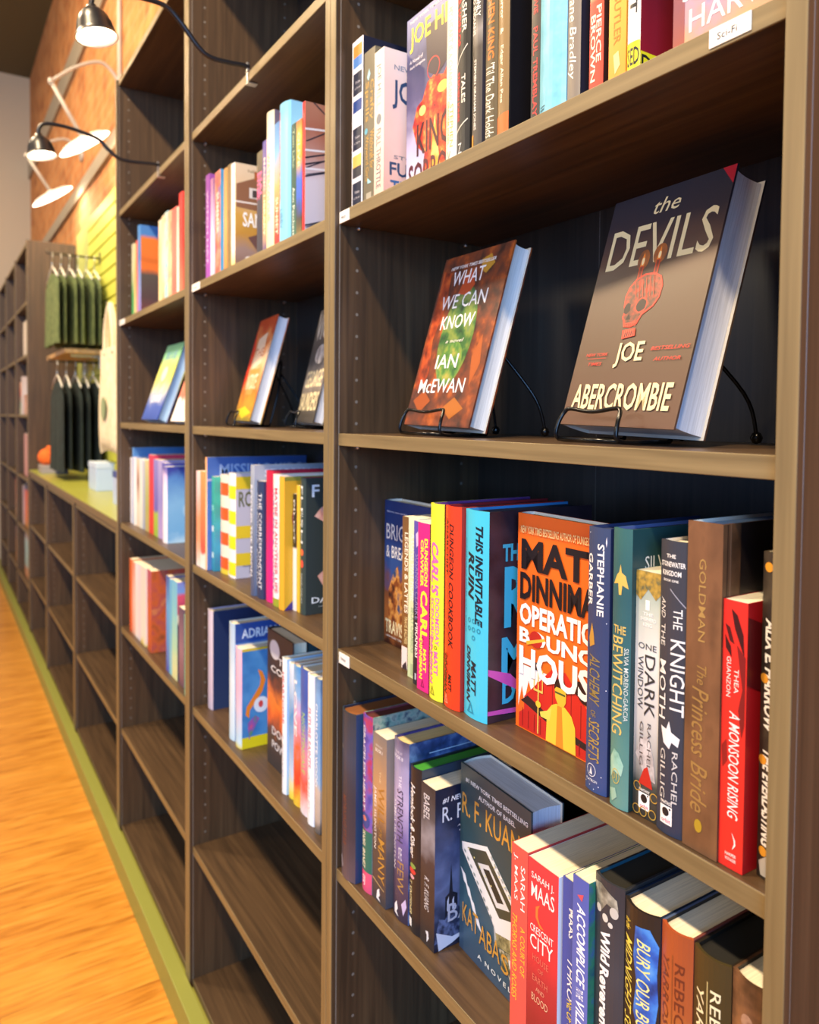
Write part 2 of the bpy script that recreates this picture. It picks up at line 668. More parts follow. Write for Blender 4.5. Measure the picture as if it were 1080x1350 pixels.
def bookcase(label, xl, xr, zs, ztop, name='bookcase', seams=(), group='tall walnut bookcases along the wall'):
    """xl, xr: inner faces of the two side panels"""
    root = thing(name, label, 'bookcase', ((xl + xr) / 2, 0, -1.3054), group=group)
    inv = Matrix.Translation((-(xl + xr) / 2, 0, 1.3054))
    zb = -1.3054
    side_panel(root, xl - 0.0171, xl, 1, zb, ztop)
    side_panel(root, xr, xr + 0.0158, -1, zb, ztop)
    mb = MB()
    mb.box(xl - 0.0165, xr + 0.0152, DEPTH + 0.0045, DEPTH + 0.012, zb + 0.002, ztop - 0.002, BACKW)
    mb.box(xl + 0.0002, xr - 0.0002, DEPTH + 0.001, DEPTH + 0.0045, zb + 0.002, ztop - 0.002, BACKW)
    for sx in seams:
        mb.box(sx, sx + 0.0007, DEPTH + 0.0006, DEPTH + 0.0011, zb + 0.02, ztop - 0.02, SEAM)
    clear_parent_offset(mb.build('back_panel'), root)
    for z in zs:
        shelf_board(root, xl + 0.0008, xr - 0.0008, z)
    shelf_board(root, xl + 0.0002, xr - 0.0002, S['zb'], 'bottom_board', False)
    shelf_board(root, xl + 0.0002, xr - 0.0002, ztop - 0.0005, 'top_board', False)
    for c in root.children:
        c.matrix_parent_inverse = inv
    return root


TALL = [S['z0'], S['z1'], S['z2'], S['z3'], S['z4'], S['z5']]
B1 = (-0.6866, 0.0)
B2 = (-1.4247, -0.7207)
B3 = (-2.2112, -1.4588)
bookcase('dark walnut bookcase nearest the camera, its plain end panel at the right edge', *B1, TALL, 1.06, seams=(-0.425, -0.115))
bookcase('middle dark walnut bookcase with two empty bottom shelves', *B2, TALL, 1.06)
bookcase('narrow-looking dark walnut bookcase just right of the green counter', *B3, TALL, 1.06)

# low cases under the green counter
LX = [-2.2292, -3.117, -4.032, -4.842]
for i, lb in enumerate(('empty low walnut case under the counter, against the tall bookcases',
                        'empty low walnut case under the middle of the green counter',
                        'empty low walnut case under the counter, farthest from the camera')):
    xl, xr = LX[i + 1] + 0.0172, LX[i] - 0.0165
    bookcase(lb, xl, xr, [S['z4'], S['z5']], -0.3415, 'low_bookcase', group='empty low bookcases under the counter')
mb = MB()
mb.box(LX[3] - 0.016, LX[0] - 0.0008, 0.0025, 0.290, -0.3410, -0.3170, flat('#75603f', 0.4))
ctop = tag(mb.build('countertop', bevel=0.001), 'long olive green countertop over the empty low cases', 'countertop')
mb = MB()
mb.box(LX[3] - 0.016, LX[0] - 0.0008, 0.0035, 0.290, -0.3168, -0.3150, flat('#a3a548', 0.3))
clear_parent_offset(mb.build('green_laminate'), ctop)
ctop.children[0]['label'] = 'olive green laminate top sheet'

# far tall cases
FX = -4.8795
bookcase('far dark bookcase at the left edge, its plain end facing the counter', -5.62, FX, [0.72, 0.394, 0.02, -0.383, -0.72, -1.053], 1.075)
bookcase('dark bookcase next to the far one, close to the end wall', -6.38, -5.6560, [0.72, 0.394, 0.02, -0.383, -0.72, -1.053], 1.075)

bookcase('last dark bookcase against the end wall, at the very left edge', -7.14, -6.4165, [0.72, 0.394, 0.02, -0.383, -0.72, -1.053], 1.075)

# slatted green wall over the counter
mb = MB()
sg = flat('#c6c850', 0.5)
mb.box(-4.86, -2.2295, 0.292, WALL_Y - 0.0005, -0.3145, 1.135, sg)
zz = -0.29
while zz < 1.10:
    mb.box(-4.45, -2.2300, 0.280, 0.2925, zz, zz + 0.066, sg)
    zz += 0.076
mb.box(-4.86, -4.45, 0.280, 0.2925, -0.29, 1.13, flat('#a2a85a', 0.5))
tag(mb.build('slatted_wall_panel', bevel=0.002, seg=1), 'yellow green slatted display panel on the wall above the counter', 'wall panel')
# ------------------------------------------------------------------ books: nearest bookcase
Z1, Z2, Z3, Z4 = S['z1'], S['z2'], S['z3'], S['z4']
R90 = -math.pi / 2


def faceout(label, x, y, z, w, h, d, deg=0.0, tilt=0.0, rx=0.0, origin=False, **k):
    """x, y: foot of the cover's spine edge (the cover looks into the aisle)"""
    a = R90 + math.radians(deg)
    if not origin:
        x, y = x - w * math.cos(a), y - w * math.sin(a)
    return book(label, x, y, z, w, h, d, (math.radians(rx), -math.radians(tilt), a), **k)


G1 = 'books on the topmost visible shelf of the nearest bookcase'
# --- upper shelf
NV = '#23263a'
strip = [('R', 'S', (0, 1, 0, 1), '#eceaf0')]
for i, (c1, c2) in enumerate((('#e08a3c', '#4f7fc4'), (NV, NV), ('#1f3f86', '#cfd6e6'), (NV, NV), ('#d9b45a', '#3b3a3f'), (NV, NV))):
    b0 = 0.03 + i * 0.163
    strip += [('R', 'S', (0.1, 0.9, b0, b0 + 0.132), c1), ('R', 'S', (0.1, 0.9, b0 + 0.07, b0 + 0.132), c2)]
    if c1 == NV:
        strip += [('T', 'S', (0.3, 0.75, b0 + 0.05, b0 + 0.065), '#c9c5cc', 'Tales', 'hi'), ('T', 'S', (0.25, 0.8, b0 + 0.085, b0 + 0.098), '#c9c5cc', 'of Terror', 'hi')]
book('tall white spine of small framed pictures, leftmost on the top shelf of the nearest bookcase', -0.6724, 0.02, Z1, 0.0322, 0.2359, kind='paper', d=0.135, spine='#eceaf0', cover='#1d2034', deco=strip, group=G1)
book('olive spine with gold lettering, beside the pale pink paperback', -0.6396, 0.021, Z1, 0.0314, 0.2089, 0.13, kind='paper', spine='#6b6450', deco=[
    ('T', 'S', (0.55, 0.9, 0.2, 0.46), '#c79c45', 'Crafty', ''), ('T', 'S', (0.12, 0.5, 0.2, 0.46), '#c79c45', 'Spells', ''), ('P', 'S', [(0.3, 0.17), (0.5, 0.12), (0.62, 0.16), (0.45, 0.2)], '#9cc7d2'),
    ('T', 'S', (0.6, 0.95, 0.53, 0.78), '#c79c45', 'Witchcraft for', ''), ('T', 'S', (0.15, 0.5, 0.55, 0.85), '#c79c45', 'Wayward Girls', ''), ('E', 'S', (0.1, 0.4, 0.5, 0.54), '#5aa5c0'),
    ('P', 'S', [(0.4, 0.83), (0.75, 0.87), (0.4, 0.87)], '#9cd0d8'), ('R', 'S', (0.3, 0.75, 0.93, 0.98), '#a9a28f')], group=G1)
book('pale pink paperback with dark stacked lettering and a blue figure on its cover', -0.6076, 0.02, Z1, 0.0258, 0.1968, 0.13, kind='paper', spine=grad(['#e8bfae', '#f0d6c4', '#efe0d2'], 0.2, noise=0.05),
     cover=grad(['#dcae9c', '#e9c7b8', '#e5d4cc'], 0.2), deco=[
    ('T', 'S', (0.25, 0.72, 0.09, 0.27), '#6b6a72', 'JOE H', ''), ('T', 'S', (0.25, 0.72, 0.28, 0.4), '#b9b2b0', 'ILL', ''), ('E', 'S', (0.25, 0.75, 0.43, 0.5), '#77797f'), ('T', 'S', (0.25, 0.72, 0.53, 0.93), '#6b6a72', 'FULL THROTTLE', ''),
    ('T', 'F', (0.12, 0.9, 0.1, 0.135), '#6f7f93', 'NEW YORK TIMES', ''), ('T', 'F', (0.1, 0.95, 0.2, 0.4), '#2c4668', 'JOE HILL', 'b'), ('E', 'F', (0.3, 0.7, 0.42, 0.68), '#a9ccd2'),
    ('P', 'F', [(0.5, 0.45), (0.62, 0.5), (0.7, 0.66), (0.66, 0.8), (0.52, 0.82), (0.36, 0.7), (0.5, 0.68), (0.54, 0.56)], '#26536b'), ('T', 'F', (0.12, 0.6, 0.71, 0.735), '#777', 'STORIES', ''),
    ('T', 'F', (0.07, 0.5, 0.76, 0.85), '#27405f', 'FULL', 'b'), ('T', 'F', (0.08, 0.95, 0.88, 0.97), '#2f5d8c', 'THROTTLE', 'b')], group=G1)
faceout('large illustrated hardcover facing out with a burning orange face and yellow capitals', -0.5728, 0.05, Z1, 0.04, 0.2330, 0.132, 0, spine='#7f86b4',
        cover=grad(['#d9d6e8', '#b9b4d6', '#5a567c', '#3f3f62', '#7478a8'], 0.23), deco=[
    ('P', 'F', [(0.12, 0.62), (0.2, 0.52), (0.3, 0.5), (0.38, 0.42), (0.5, 0.4), (0.66, 0.43), (0.8, 0.36), (0.95, 0.42), (0.9, 0.55), (0.97, 0.63), (0.88, 0.74), (0.94, 0.84), (0.7, 0.96), (0.45, 0.99), (0.3, 0.93), (0.34, 0.8), (0.2, 0.74)], art(['#5c1212', '#c02418', '#ee5a26', '#f8b04a'], 75)),
    ('P', 'F', [(0.35, 0.12), (0.6, 0.1), (0.78, 0.2), (0.74, 0.36), (0.55, 0.42), (0.38, 0.36)], '#3a2c35'),
    ('E', 'F', (0.24, 0.36, 0.53, 0.585), '#f8e07a'), ('E', 'F', (0.56, 0.74, 0.46, 0.52), '#f8c85a'), ('O', 'F', (0.38, 0.6, 0.3, 0.42), '#c2322a', 0.9), ('P', 'F', [(0.45, 0.85), (0.52, 0.62), (0.6, 0.85), (0.66, 0.99), (0.4, 0.99)], art(['#f8d24a', '#f39a2c', '#f6e48a'], 40)),
    ('T', 'F', (0.07, 0.93, 0.02, 0.035), '#efe9d8', 'NEW YORK TIMES BESTSELLER', ''), ('T', 'F', (0.06, 0.95, 0.06, 0.2), '#f2e22c', 'JOE HILL', 'b'), ('T', 'F', (0.06, 0.3, 0.24, 0.26), '#efe9f0', 'A Novel of', ''), ('T', 'F', (0.06, 0.34, 0.275, 0.295), '#efe9f0', 'dark bargains', ''),
    ('T', 'F', (0.2, 0.78, 0.62, 0.8), '#4a1c1e', 'KING', 'b'), ('T', 'F', (0.05, 0.96, 0.83, 0.98), '#5a2024', 'SORROW', 'b')], group=G1)
book('cream spine with faint letters, right against the big burning-face cover', -0.4348, 0.02, Z1, 0.0211, 0.222, 0.135, spine='#f1e6cf', deco=[
    ('T', 'S', (0.35, 0.7, 0.2, 0.68), '#cdbfa4', 'MY HEART IS A CHAINSAW', ''), ('T', 'S', (0.52, 0.78, 0.7, 0.92), '#d9ae4f', 'STEPHEN', ''), ('T', 'S', (0.2, 0.46, 0.68, 0.9), '#d9ae4f', 'GRAHAM JONES', ''), ('T', 'S', (0.3, 0.6, 0.94, 0.985), '#8f8570', 'V', 'h')], group=G1)
book('black spine with red and white capitals and thin white lines', -0.4133, 0.02, Z1, 0.0250, 0.23, 0.14, spine='#2a2722', deco=[
    ('T', 'S', (0.08, 0.42, 0.12, 0.46), '#cf3029', 'KILLER HORROR', 'b'), ('T', 'S', (0.52, 0.8, 0.16, 0.4), '#e6dfcd', 'SLASHER', 'b'), ('P', 'S', [(0.0, 0.545), (0.85, 0.46), (0.88, 0.465), (0.0, 0.555)], '#cfc9bd'),
    ('T', 'S', (0.08, 0.36, 0.58, 0.82), '#cf3029', 'STEPHEN JONES', 'b'), ('T', 'S', (0.5, 0.75, 0.6, 0.74), '#e6dfcd', 'TALES', 'b'), ('P', 'S', [(0.0, 0.87), (0.9, 0.82), (0.92, 0.826), (0.0, 0.88)], '#cfc9bd'), ('T', 'S', (0.25, 0.55, 0.93, 0.98), '#ddd', 'Z', 'h')], group=G1)
book('charcoal spine with white capitals and a grey cloud, before the orange-lettered spine', -0.3841, 0.02, Z1, 0.0182, 0.226, 0.14, spine=grad(['#4c453e', '#4c453e', '#8d8781', '#4b4540', '#4b4540'], 0.226, [0, 0.5, 0.58, 0.64, 1], noise=0.03), cover='#3d3a40', deco=[
    ('T', 'S', (0.5, 0.85, 0.18, 0.36), '#efe9de', 'THE ONLY', 'b'), ('T', 'S', (0.1, 0.45, 0.18, 0.44), '#efe9de', 'GOOD INDIANS', 'b'), ('T', 'S', (0.25, 0.55, 0.56, 0.9), '#e4ded2', 'STEPHEN GRAHAM JONES', 'b'), ('R', 'S', (0.05, 0.3, 0.92, 0.98), '#e0932f')], group=G1)
book('dark brown spine with orange capitals above white brush script', -0.3599, 0.02, Z1, 0.0208, 0.235, 0.14, spine='#5e5238', deco=[
    ('T', 'S', (0.3, 0.8, 0.22, 0.62), '#e4782b', 'STEPHEN KING', 'b'), ('T', 'S', (0.1, 0.85, 0.64, 0.97), '#efe6d2', "'Til The Dark Holds", 'i')], group=G1)
book('tan brown spine with a small orange block at its foot', -0.3383, 0.02, Z1, 0.0184, 0.23, 0.14, spine='#8a6f45', cover='#171518', deco=[
    ('T', 'S', (0.3, 0.62, 0.18, 0.46), '#efe3c6', 'Tales of Horror', 'b'), ('T', 'S', (0.3, 0.6, 0.5, 0.53), '#efe3c6', '&', 'b'), ('T', 'S', (0.3, 0.62, 0.58, 0.84), '#efe3c6', 'Edgar Allan Poe', 'b'), ('P', 'S', [(0, 0.9), (1, 0.885), (1, 1), (0, 1)], '#df6e33'), ('R', 'F', (0.0, 0.01, 0, 1), '#3b342c')], group=G1)
book('near-black thin spine with red capitals beside the light blue spine', -0.2850, 0.02, Z1, 0.0130, 0.215, 0.135, kind='paper', spine='#3b302c', cover='#241f20', deco=[
    ('T', 'S', (0.25, 0.75, 0.2, 0.5), '#c93834', 'HORROR MOVIE', 'b'), ('T', 'S', (0.25, 0.75, 0.56, 0.97), '#c93834', 'PAUL TREMBLAY', 'b')], group=G1)
book('wide light blue spine with white lettering near its head', -0.2715, 0.02, Z1, 0.0378, 0.23, 0.14, spine=art(['#6fb6d0', '#79c0d8', '#86c8dd'], 90), cover='#3f7fae', bulge=0.0055, deco=[
    ('T', 'S', (0.1, 0.6, 0.36, 0.4), '#e9f2f4', 'fiction', 'hbi'), ('T', 'S', (0.1, 0.5, 0.29, 0.33), '#e9f2f4', 'the best', 'hbi'), ('R', 'S', (0.1, 0.35, 0.955, 0.96), '#2b5a6e'), ('R', 'S', (0.1, 0.32, 0.968, 0.973), '#2b5a6e')], group=G1)
book('grey brown spine with long white handwriting', -0.2327, 0.02, Z1, 0.0172, 0.225, 0.14, spine='#84796b', cover='#2b2733', deco=[
    ('E', 'S', (0.2, 0.6, 0.37, 0.42), '#d9813b'), ('T', 'S', (0.2, 0.75, 0.47, 0.66), '#f0ece3', 'Kaliane', 'i'), ('T', 'S', (0.1, 0.75, 0.68, 0.9), '#f0ece3', 'Bradley', 'i')], group=G1)
book('golden brown spine with a red lower half carrying pale capitals', -0.2041, 0.02, Z1, 0.0173, 0.23, 0.14, kind='paper', spine=grad(['#e0432f', '#e0432f', '#96815a', '#8b7a5c'], 0.23, [0, 0.36, 0.375, 1], noise=0.0), cover='#2c1a1c', deco=[
    ('T', 'S', (0.1, 0.8, 0.36, 0.47), '#e9e2cf', 'G', 'hb'), ('O', 'S', (0.2, 0.7, 0.49, 0.55), '#d1813f', 0.85), ('T', 'S', (0.5, 0.85, 0.66, 0.88), '#f3dcc6', 'PIERCE', 'b'), ('T', 'S', (0.1, 0.45, 0.69, 0.95), '#f3dcc6', 'BROWN', 'b')], group=G1)
book('orange yellow paperback spine with thin tan capitals', -0.1804, 0.02, Z1, 0.0199, 0.215, 0.13, kind='paper', spine=grad(['#ee9a34', '#f3ad45', '#f0a23c'], 0.21, noise=0.05), deco=[('T', 'S', (0.3, 0.7, 0.3, 0.84), '#c97a24', 'OCTAVIA E. BUTLER', ''), ('P', 'S', [(0.3, 0.88), (0.6, 0.87), (0.7, 0.93), (0.4, 0.96)], '#f6cf8a')], group=G1)
book('white spine with black capitals and a yellow block at its foot, deep red cover', -0.1585, 0.02, Z1, 0.0141, 0.235, 0.14, spine='#eeeadf', cover=grad(['#9b1a2a', '#6f1826', '#b01d2c', '#b3202c'], 0.235, noise=0.1), deco=[
    ('T', 'S', (0.25, 0.8, 0.3, 0.78), '#2d2d2d', 'ROB HART', 'b'), ('R', 'S', (0, 1, 0.88, 0.985), '#e8dc22'), ('T', 'S', (0.05, 0.95, 0.9, 0.965), '#222', 'SED', 'hb'), ('R', 'F', (0, 0.2, 0.92, 1), '#e8dc22'), ('T', 'F', (0.01, 0.1, 0.93, 0.99), '#222', 'D', 'b')], group=G1)
faceout('purple and peach paperback facing out at the right end, under thin white capitals', -0.1184, 0.03, Z1, 0.014, 0.205, 0.113, 0, kind='paper', spine='#5b3f6b',
        cover=grad(['#e0a070', '#cf9488', '#7a8cc0', '#8a6aa8', '#5a4f8c'], 0.2, [0, 0.14, 0.26, 0.4, 1], noise=0.2), deco=[
    ('R', 'F', (0.0, 0.1, 0, 1), grad(['#a3553f', '#5b3f6b', '#443a66'], 0.2)), ('T', 'F', (0.08, 0.98, 0.72, 0.78), '#f4efe9', 'SAMANTHA', ''), ('T', 'F', (0.14, 0.96, 0.82, 0.91), '#f4efe9', 'HARVEY', ''), ('T', 'F', (0.1, 0.9, 0.4, 0.55), '#f4efe9', 'ORBITAL', '')], group=G1)

# --- display shelf
def easel(label, x, y, z, deg, wlip, lip_off, depth=0.115, hback=0.15):
    """black wire easel; x, y: the foot of the leaning cover, deg its turn; lip runs along the cover"""
    root = thing('book_easel', label, 'book stand', (x, y, z + 0.0007), (0, 0, math.radians(deg)), 'black wire book easels')
    bk = flat('#0d0d0e', 0.22, 0.3)
    r = 0.0021
    a0, a1 = lip_off, lip_off + wlip
    mb = MB()

    def arc(pts, n=6):
        # smooth a polyline with Catmull-Rom
        P = [Vector(p) for p in pts]
        P = [P[0]] + P + [P[-1]]
        out = []
        for i in range(1, len(P) - 2):
            for t in range(n):
                s = t / n
                a, b, c, d_ = P[i - 1], P[i], P[i + 1], P[i + 2]
                out.append(0.5 * ((2 * b) + (c - a) * s + (2 * a - 5 * b + 4 * c - d_) * s * s + (3 * b - a - 3 * c + d_) * s ** 3))
        out.append(P[-2])
        return out
    # frame: back along the shelf, forward under the book, up in the two hooks and across the lip
    mb.tube(arc([(a0 + 0.012, 0.055, 0.0026), (a0, 0.02, 0.0025), (a0, -0.012, 0.0026), (a0, -0.022, 0.007), (a0 + 0.001, -0.020, 0.02), (a0 + 0.004, -0.0145, 0.031), (a0 + 0.012, -0.013, 0.0335),
                 ((a0 + a1) / 2, -0.0135, 0.0305), (a1 - 0.012, -0.013, 0.0335), (a1 - 0.004, -0.0145, 0.031), (a1 - 0.001, -0.020, 0.02), (a1, -0.022, 0.007), (a1, -0.012, 0.0026), (a1, 0.02, 0.0025), (a1 - 0.012, 0.055, 0.0026)]), r, bk, 8)
    mb.tube([(a0, -0.0195, 0.0035), (a1, -0.0195, 0.0035)], r, bk, 8)
    clear_parent_offset(mb.build('wire_lip'), root)
    mb = MB()
    c = (a0 + a1) / 2
    mb.tube(arc([(a0 + 0.012, 0.055, 0.0026), (c - 0.03, 0.072, 0.07), (c - 0.018, 0.083, hback - 0.02), (c, 0.087, hback), (c + 0.018, 0.083, hback - 0.02), (c + 0.03, 0.072, 0.07), (a1 - 0.012, 0.055, 0.0026)]), r, bk, 8)
    clear_parent_offset(mb.build('back_frame'), root)
    for s, ax in ((-1, a0 + 0.004), (1, a1 + 0.012)):
        mb = MB()
        mb.tube(arc([(c + s * 0.022, 0.082, hback - 0.03), (ax - s * 0.006, depth - 0.012, 0.05), (ax, depth, 0.009)]), r, bk, 8)
        q = mb.build('rear_leg')
        clear_parent_offset(q, root)
        fb = MB()
        M = Matrix.Translation((ax, depth, 0.0064))
        fb.lathe([(0.0001, -0.0062), (0.004, -0.0048), (0.0062, 0), (0.004, 0.0048), (0.0001, 0.0062)], bk, 14, M)
        q2 = fb.build('ball_foot')
        clear_parent_offset(q2, q)
    return root


EM = -0.05
CRM = '#e6d6a4'
GD = 'books displayed face out on wire stands'
faceout('reddish brown hardcover with a green oval and white capitals on a wire stand', -0.5752, 0.0787, 0.0073, 0.0274, 0.2371, 0.1578, -2.5, 15.43, -1.01, origin=True,
        spine='#2f6b58', back='#2f6b58', paper='#e4e2dc', cover=art(['#35201a', '#5e3324', '#7c3c20', '#b05a24'], 48), group=GD, deco=[
    ('P', 'F', [(0.03, 0.08), (0.16, 0.1), (0.2, 0.3), (0.12, 0.5), (0.2, 0.7), (0.12, 0.82), (0.03, 0.78)], art(['#5c2414', '#a8431c', '#d0662a'], 60)),
    ('E', 'F', (0.24, 0.74, 0.2, 0.78), art(['#1d3a24', '#3e6b34', '#7f8f3e', '#2f6b62'], 45)),
    ('E', 'F', (0.32, 0.66, 0.52, 0.76), art(['#2d5a34', '#5c8a3c', '#a8a04a'], 70)),
    ('P', 'F', [(0.6, 0.06), (0.72, 0.04), (0.8, 0.1), (0.7, 0.15), (0.62, 0.12)], '#b98a2c'), ('P', 'F', [(0.8, 0.62), (0.88, 0.5), (0.94, 0.66), (0.86, 0.78)], '#a8551f'), ('P', 'F', [(0.55, 0.9), (0.7, 0.84), (0.86, 0.9), (0.7, 0.96)], '#a8611f'),
    ('P', 'F', [(0.06, 0.86), (0.2, 0.8), (0.34, 0.86), (0.2, 0.93)], '#9a4a1c'), ('P', 'F', [(0.35, 0.24), (0.4, 0.15), (0.5, 0.12), (0.58, 0.2), (0.5, 0.26)], '#b3481f'),
    ('T', 'F', (0.14, 0.8, 0.065, 0.085), '#e9e6e4', 'NEW YORK TIMES BESTSELLER', 'bi'),
    ('T', 'F', (0.21, 0.68, 0.10, 0.185), '#f2f1f4', 'WHAT', ''), ('T', 'F', (0.12, 0.8, 0.24, 0.325), '#f2f1f4', 'WE CAN', ''), ('T', 'F', (0.2, 0.7, 0.365, 0.445), '#f2f1f4', 'KNOW', ''), ('T', 'F', (0.35, 0.62, 0.508, 0.528), '#e4e1d8', 'a novel', 'i'),
    ('T', 'F', (0.28, 0.61, 0.595, 0.675), '#f2f1f4', 'IAN', ''), ('T', 'F', (0.1, 0.8, 0.735, 0.815), '#f2f1f4', 'McEWAN', '')])
easel('black wire easel holding the reddish brown book', -0.5763, 0.0523, 0.0, -2.5, 0.100, 0.028, 0.130, 0.145)

CANDLE = '#e8542a'
faceout('large dark hardcover with a red skull and cream capitals on a wire stand', -0.2733, 0.0964, 0.0082, 0.0388, 0.2425, 0.1576, -5.73, 15.51, -1.2, origin=True,
        spine='#1a2340', back='#141a38', paper='#d7dbe4', cover=grad(['#5f4333', '#5a4534', '#59483a', '#5c4438', '#2a2530', '#1c2233'], 0.244, [0, 0.3, 0.6, 0.72, 0.86, 1], noise=0.06), group=GD, deco=[  # cover colour paints in a lit foot and dim head; pages tinted by daylight
    ('P', 'F', [(0.9, 0.0), (1.0, 0.0), (1.0, 0.075)], '#a8142c'),
    ('T', 'F', (0.4, 0.62, 0.045, 0.11), CRM, 'the', 'i'), ('T', 'F', (0.07, 0.95, 0.145, 0.325), CRM, 'DEVILS', ''),
    # two candles on a skull turned to the left, red line work on brown
    ('E', 'F', (0.37, 0.47, 0.262, 0.35), art(['#7a4a30', '#a8602c', '#c8742c'], 60)), ('E', 'F', (0.5, 0.61, 0.25, 0.335), art(['#7a4a30', '#a8602c', '#c8742c'], 60)),
    ('P', 'F', [(0.40, 0.335), (0.405, 0.30), (0.418, 0.272), (0.432, 0.30), (0.437, 0.335)], '#f08a2c'), ('E', 'F', (0.408, 0.430, 0.295, 0.328), '#f8e0a8'), ('P', 'F', [(0.535, 0.318), (0.54, 0.288), (0.553, 0.262), (0.567, 0.288), (0.572, 0.318)], '#f08a2c'), ('E', 'F', (0.543, 0.565, 0.282, 0.312), '#f8e0a8'),
    ('R', 'F', (0.400, 0.437, 0.332, 0.40), '#c8401f'), ('R', 'F', (0.408, 0.428, 0.336, 0.40), '#7a3a28'), ('R', 'F', (0.535, 0.572, 0.316, 0.385), '#c8401f'), ('R', 'F', (0.543, 0.563, 0.32, 0.385), '#7a3a28'),
    ('P', 'F', [(0.345, 0.50), (0.335, 0.455), (0.355, 0.415), (0.40, 0.385), (0.47, 0.368), (0.55, 0.37), (0.615, 0.39), (0.645, 0.43), (0.640, 0.48), (0.605, 0.515), (0.56, 0.532), (0.525, 0.545), (0.50, 0.58), (0.45, 0.592), (0.385, 0.588), (0.368, 0.56), (0.352, 0.545), (0.36, 0.52)], '#d23a26'),
    ('P', 'F', [(0.355, 0.50), (0.345, 0.456), (0.364, 0.42), (0.405, 0.392), (0.47, 0.376), (0.547, 0.378), (0.607, 0.396), (0.634, 0.432), (0.630, 0.477), (0.598, 0.508), (0.553, 0.525), (0.515, 0.538), (0.492, 0.572), (0.45, 0.584), (0.395, 0.58), (0.378, 0.556), (0.362, 0.543), (0.37, 0.52)], art(['#4a3328', '#5c3c2e', '#8a3c2a', '#b8402a'], 150)),
    ('P', 'F', [(0.352, 0.505), (0.375, 0.485), (0.405, 0.492), (0.41, 0.52), (0.385, 0.533), (0.36, 0.528)], '#261816'), ('P', 'F', [(0.455, 0.497), (0.50, 0.475), (0.54, 0.488), (0.535, 0.52), (0.49, 0.53), (0.46, 0.52)], '#261816'), ('O', 'F', (0.45, 0.55, 0.47, 0.535), '#d8452c', 0.86),
    ('P', 'F', [(0.39, 0.558), (0.41, 0.53), (0.432, 0.558)], '#261816'), ('R', 'F', (0.385, 0.495, 0.572, 0.5745), '#e05038')]
    + [('R', 'F', (0.388 + 0.0165 * k, 0.394 + 0.0165 * k, 0.576, 0.588), '#e05038') for k in range(7)] + [('P', 'F', [(0.40 + 0.03 * k, 0.40 - 0.004 * k), (0.404 + 0.03 * k, 0.40 - 0.004 * k), (0.44 + 0.03 * k, 0.47), (0.436 + 0.03 * k, 0.47)], '#c84a30') for k in range(6)] + [
    ('P', 'F', [(0.39, 0.602), (0.50, 0.597), (0.512, 0.63), (0.40, 0.64)], '#d8402c'), ('P', 'F', [(0.405, 0.614), (0.49, 0.61), (0.497, 0.626), (0.41, 0.632)], '#5a2420')] + [('R', 'F', (0.41 + 0.018 * k, 0.416 + 0.018 * k, 0.603, 0.63), '#e86048') for k in range(5)] + [
    ('T', 'F', (0.38, 0.62, 0.655, 0.76), CRM, 'JOE', 'b'), ('T', 'F', (0.07, 0.93, 0.825, 0.935), CRM, 'ABERCROMBIE', 'b'),
    ('T', 'F', (0.1, 0.31, 0.692, 0.706), '#cf3a2c', 'NEW YORK', 'i'), ('T', 'F', (0.14, 0.27, 0.732, 0.746), '#cf3a2c', 'TIMES', 'i'), ('R', 'F', (0.12, 0.3, 0.715, 0.7165), '#cf3a2c'), ('T', 'F', (0.68, 0.98, 0.682, 0.697), '#cf3a2c', 'BESTSELLING', 'i'), ('T', 'F', (0.72, 0.93, 0.725, 0.74), '#cf3a2c', 'AUTHOR', 'i')])
easel('black wire easel holding the large book with a red skull', -0.2770, 0.0592, 0.0, -5.7, 0.088, 0.022, 0.145, 0.145)
# --- middle shelf of the nearest bookcase
G3 = 'books on the shelf under the wire stands, nearest bookcase'


def tri(a0, a1, b0, b1, c):      # small outlined pyramid mark
    m_ = (a0 + a1) / 2
    t = 0.18
    i0, i1, j0, j1 = a0 + (a1 - a0) * t, a1 - (a1 - a0) * t, b0 + (b1 - b0) * 0.3, b1 - (b1 - b0) * 0.1
    return [('P', 'S', [(m_, b0), (a1, b1), (i1 - 0.02, j1), (m_, j0)], c), ('P', 'S', [(m_, b0), (m_, j0), (i0 + 0.02, j1), (a0, b1)], c), ('R', 'S', (a0, a1, j1, b1), c)]


def dots(pts, c, r=0.011, ra=0.09):
    return [('O', 'S', (a - ra, a + ra, b - r, b + r), c, 0.6) for a, b in pts]


faceout('dark blue fantasy hardcover facing out in the far left corner, with a painted harbour', -0.6822, 0.0845, Z3, 0.03, 0.2151, 0.128, 0, spine='#22316e',
        cover=grad(['#3a1c12', '#a8622c', '#7d4a2c', '#2f4d8c', '#27407f', '#1d2f66'], 0.215, [0, 0.16, 0.38, 0.55, 0.75, 1], noise=0.2), group=G3, deco=[
    ('P', 'F', [(0.1, 0.62), (0.2, 0.5), (0.3, 0.44), (0.36, 0.56), (0.5, 0.48), (0.6, 0.62), (0.8, 0.55), (0.9, 0.8), (0.5, 0.9), (0.1, 0.82)], art(['#33231c', '#8a4a22', '#d99a4c', '#3c4a6c'], 60)),
    ('T', 'F', (0.05, 0.95, 0.07, 0.085), '#cfd6ea', 'Warm, heartening, and endlessly fun', 'i'), ('T', 'F', (0.04, 0.97, 0.16, 0.27), '#e8e6e2', 'BRIGANDS', ''), ('T', 'F', (0.04, 0.98, 0.31, 0.395), '#e8e6e2', '& BREADKNIVES', ''),
    ('T', 'F', (0.03, 0.96, 0.83, 0.925), '#e9dcae', 'TRAVIS BALDREE', 'b'), ('T', 'F', (0.05, 0.9, 0.94, 0.955), '#d9d0cc', 'NEW YORK TIMES BESTSELLING AUTHOR', '')])
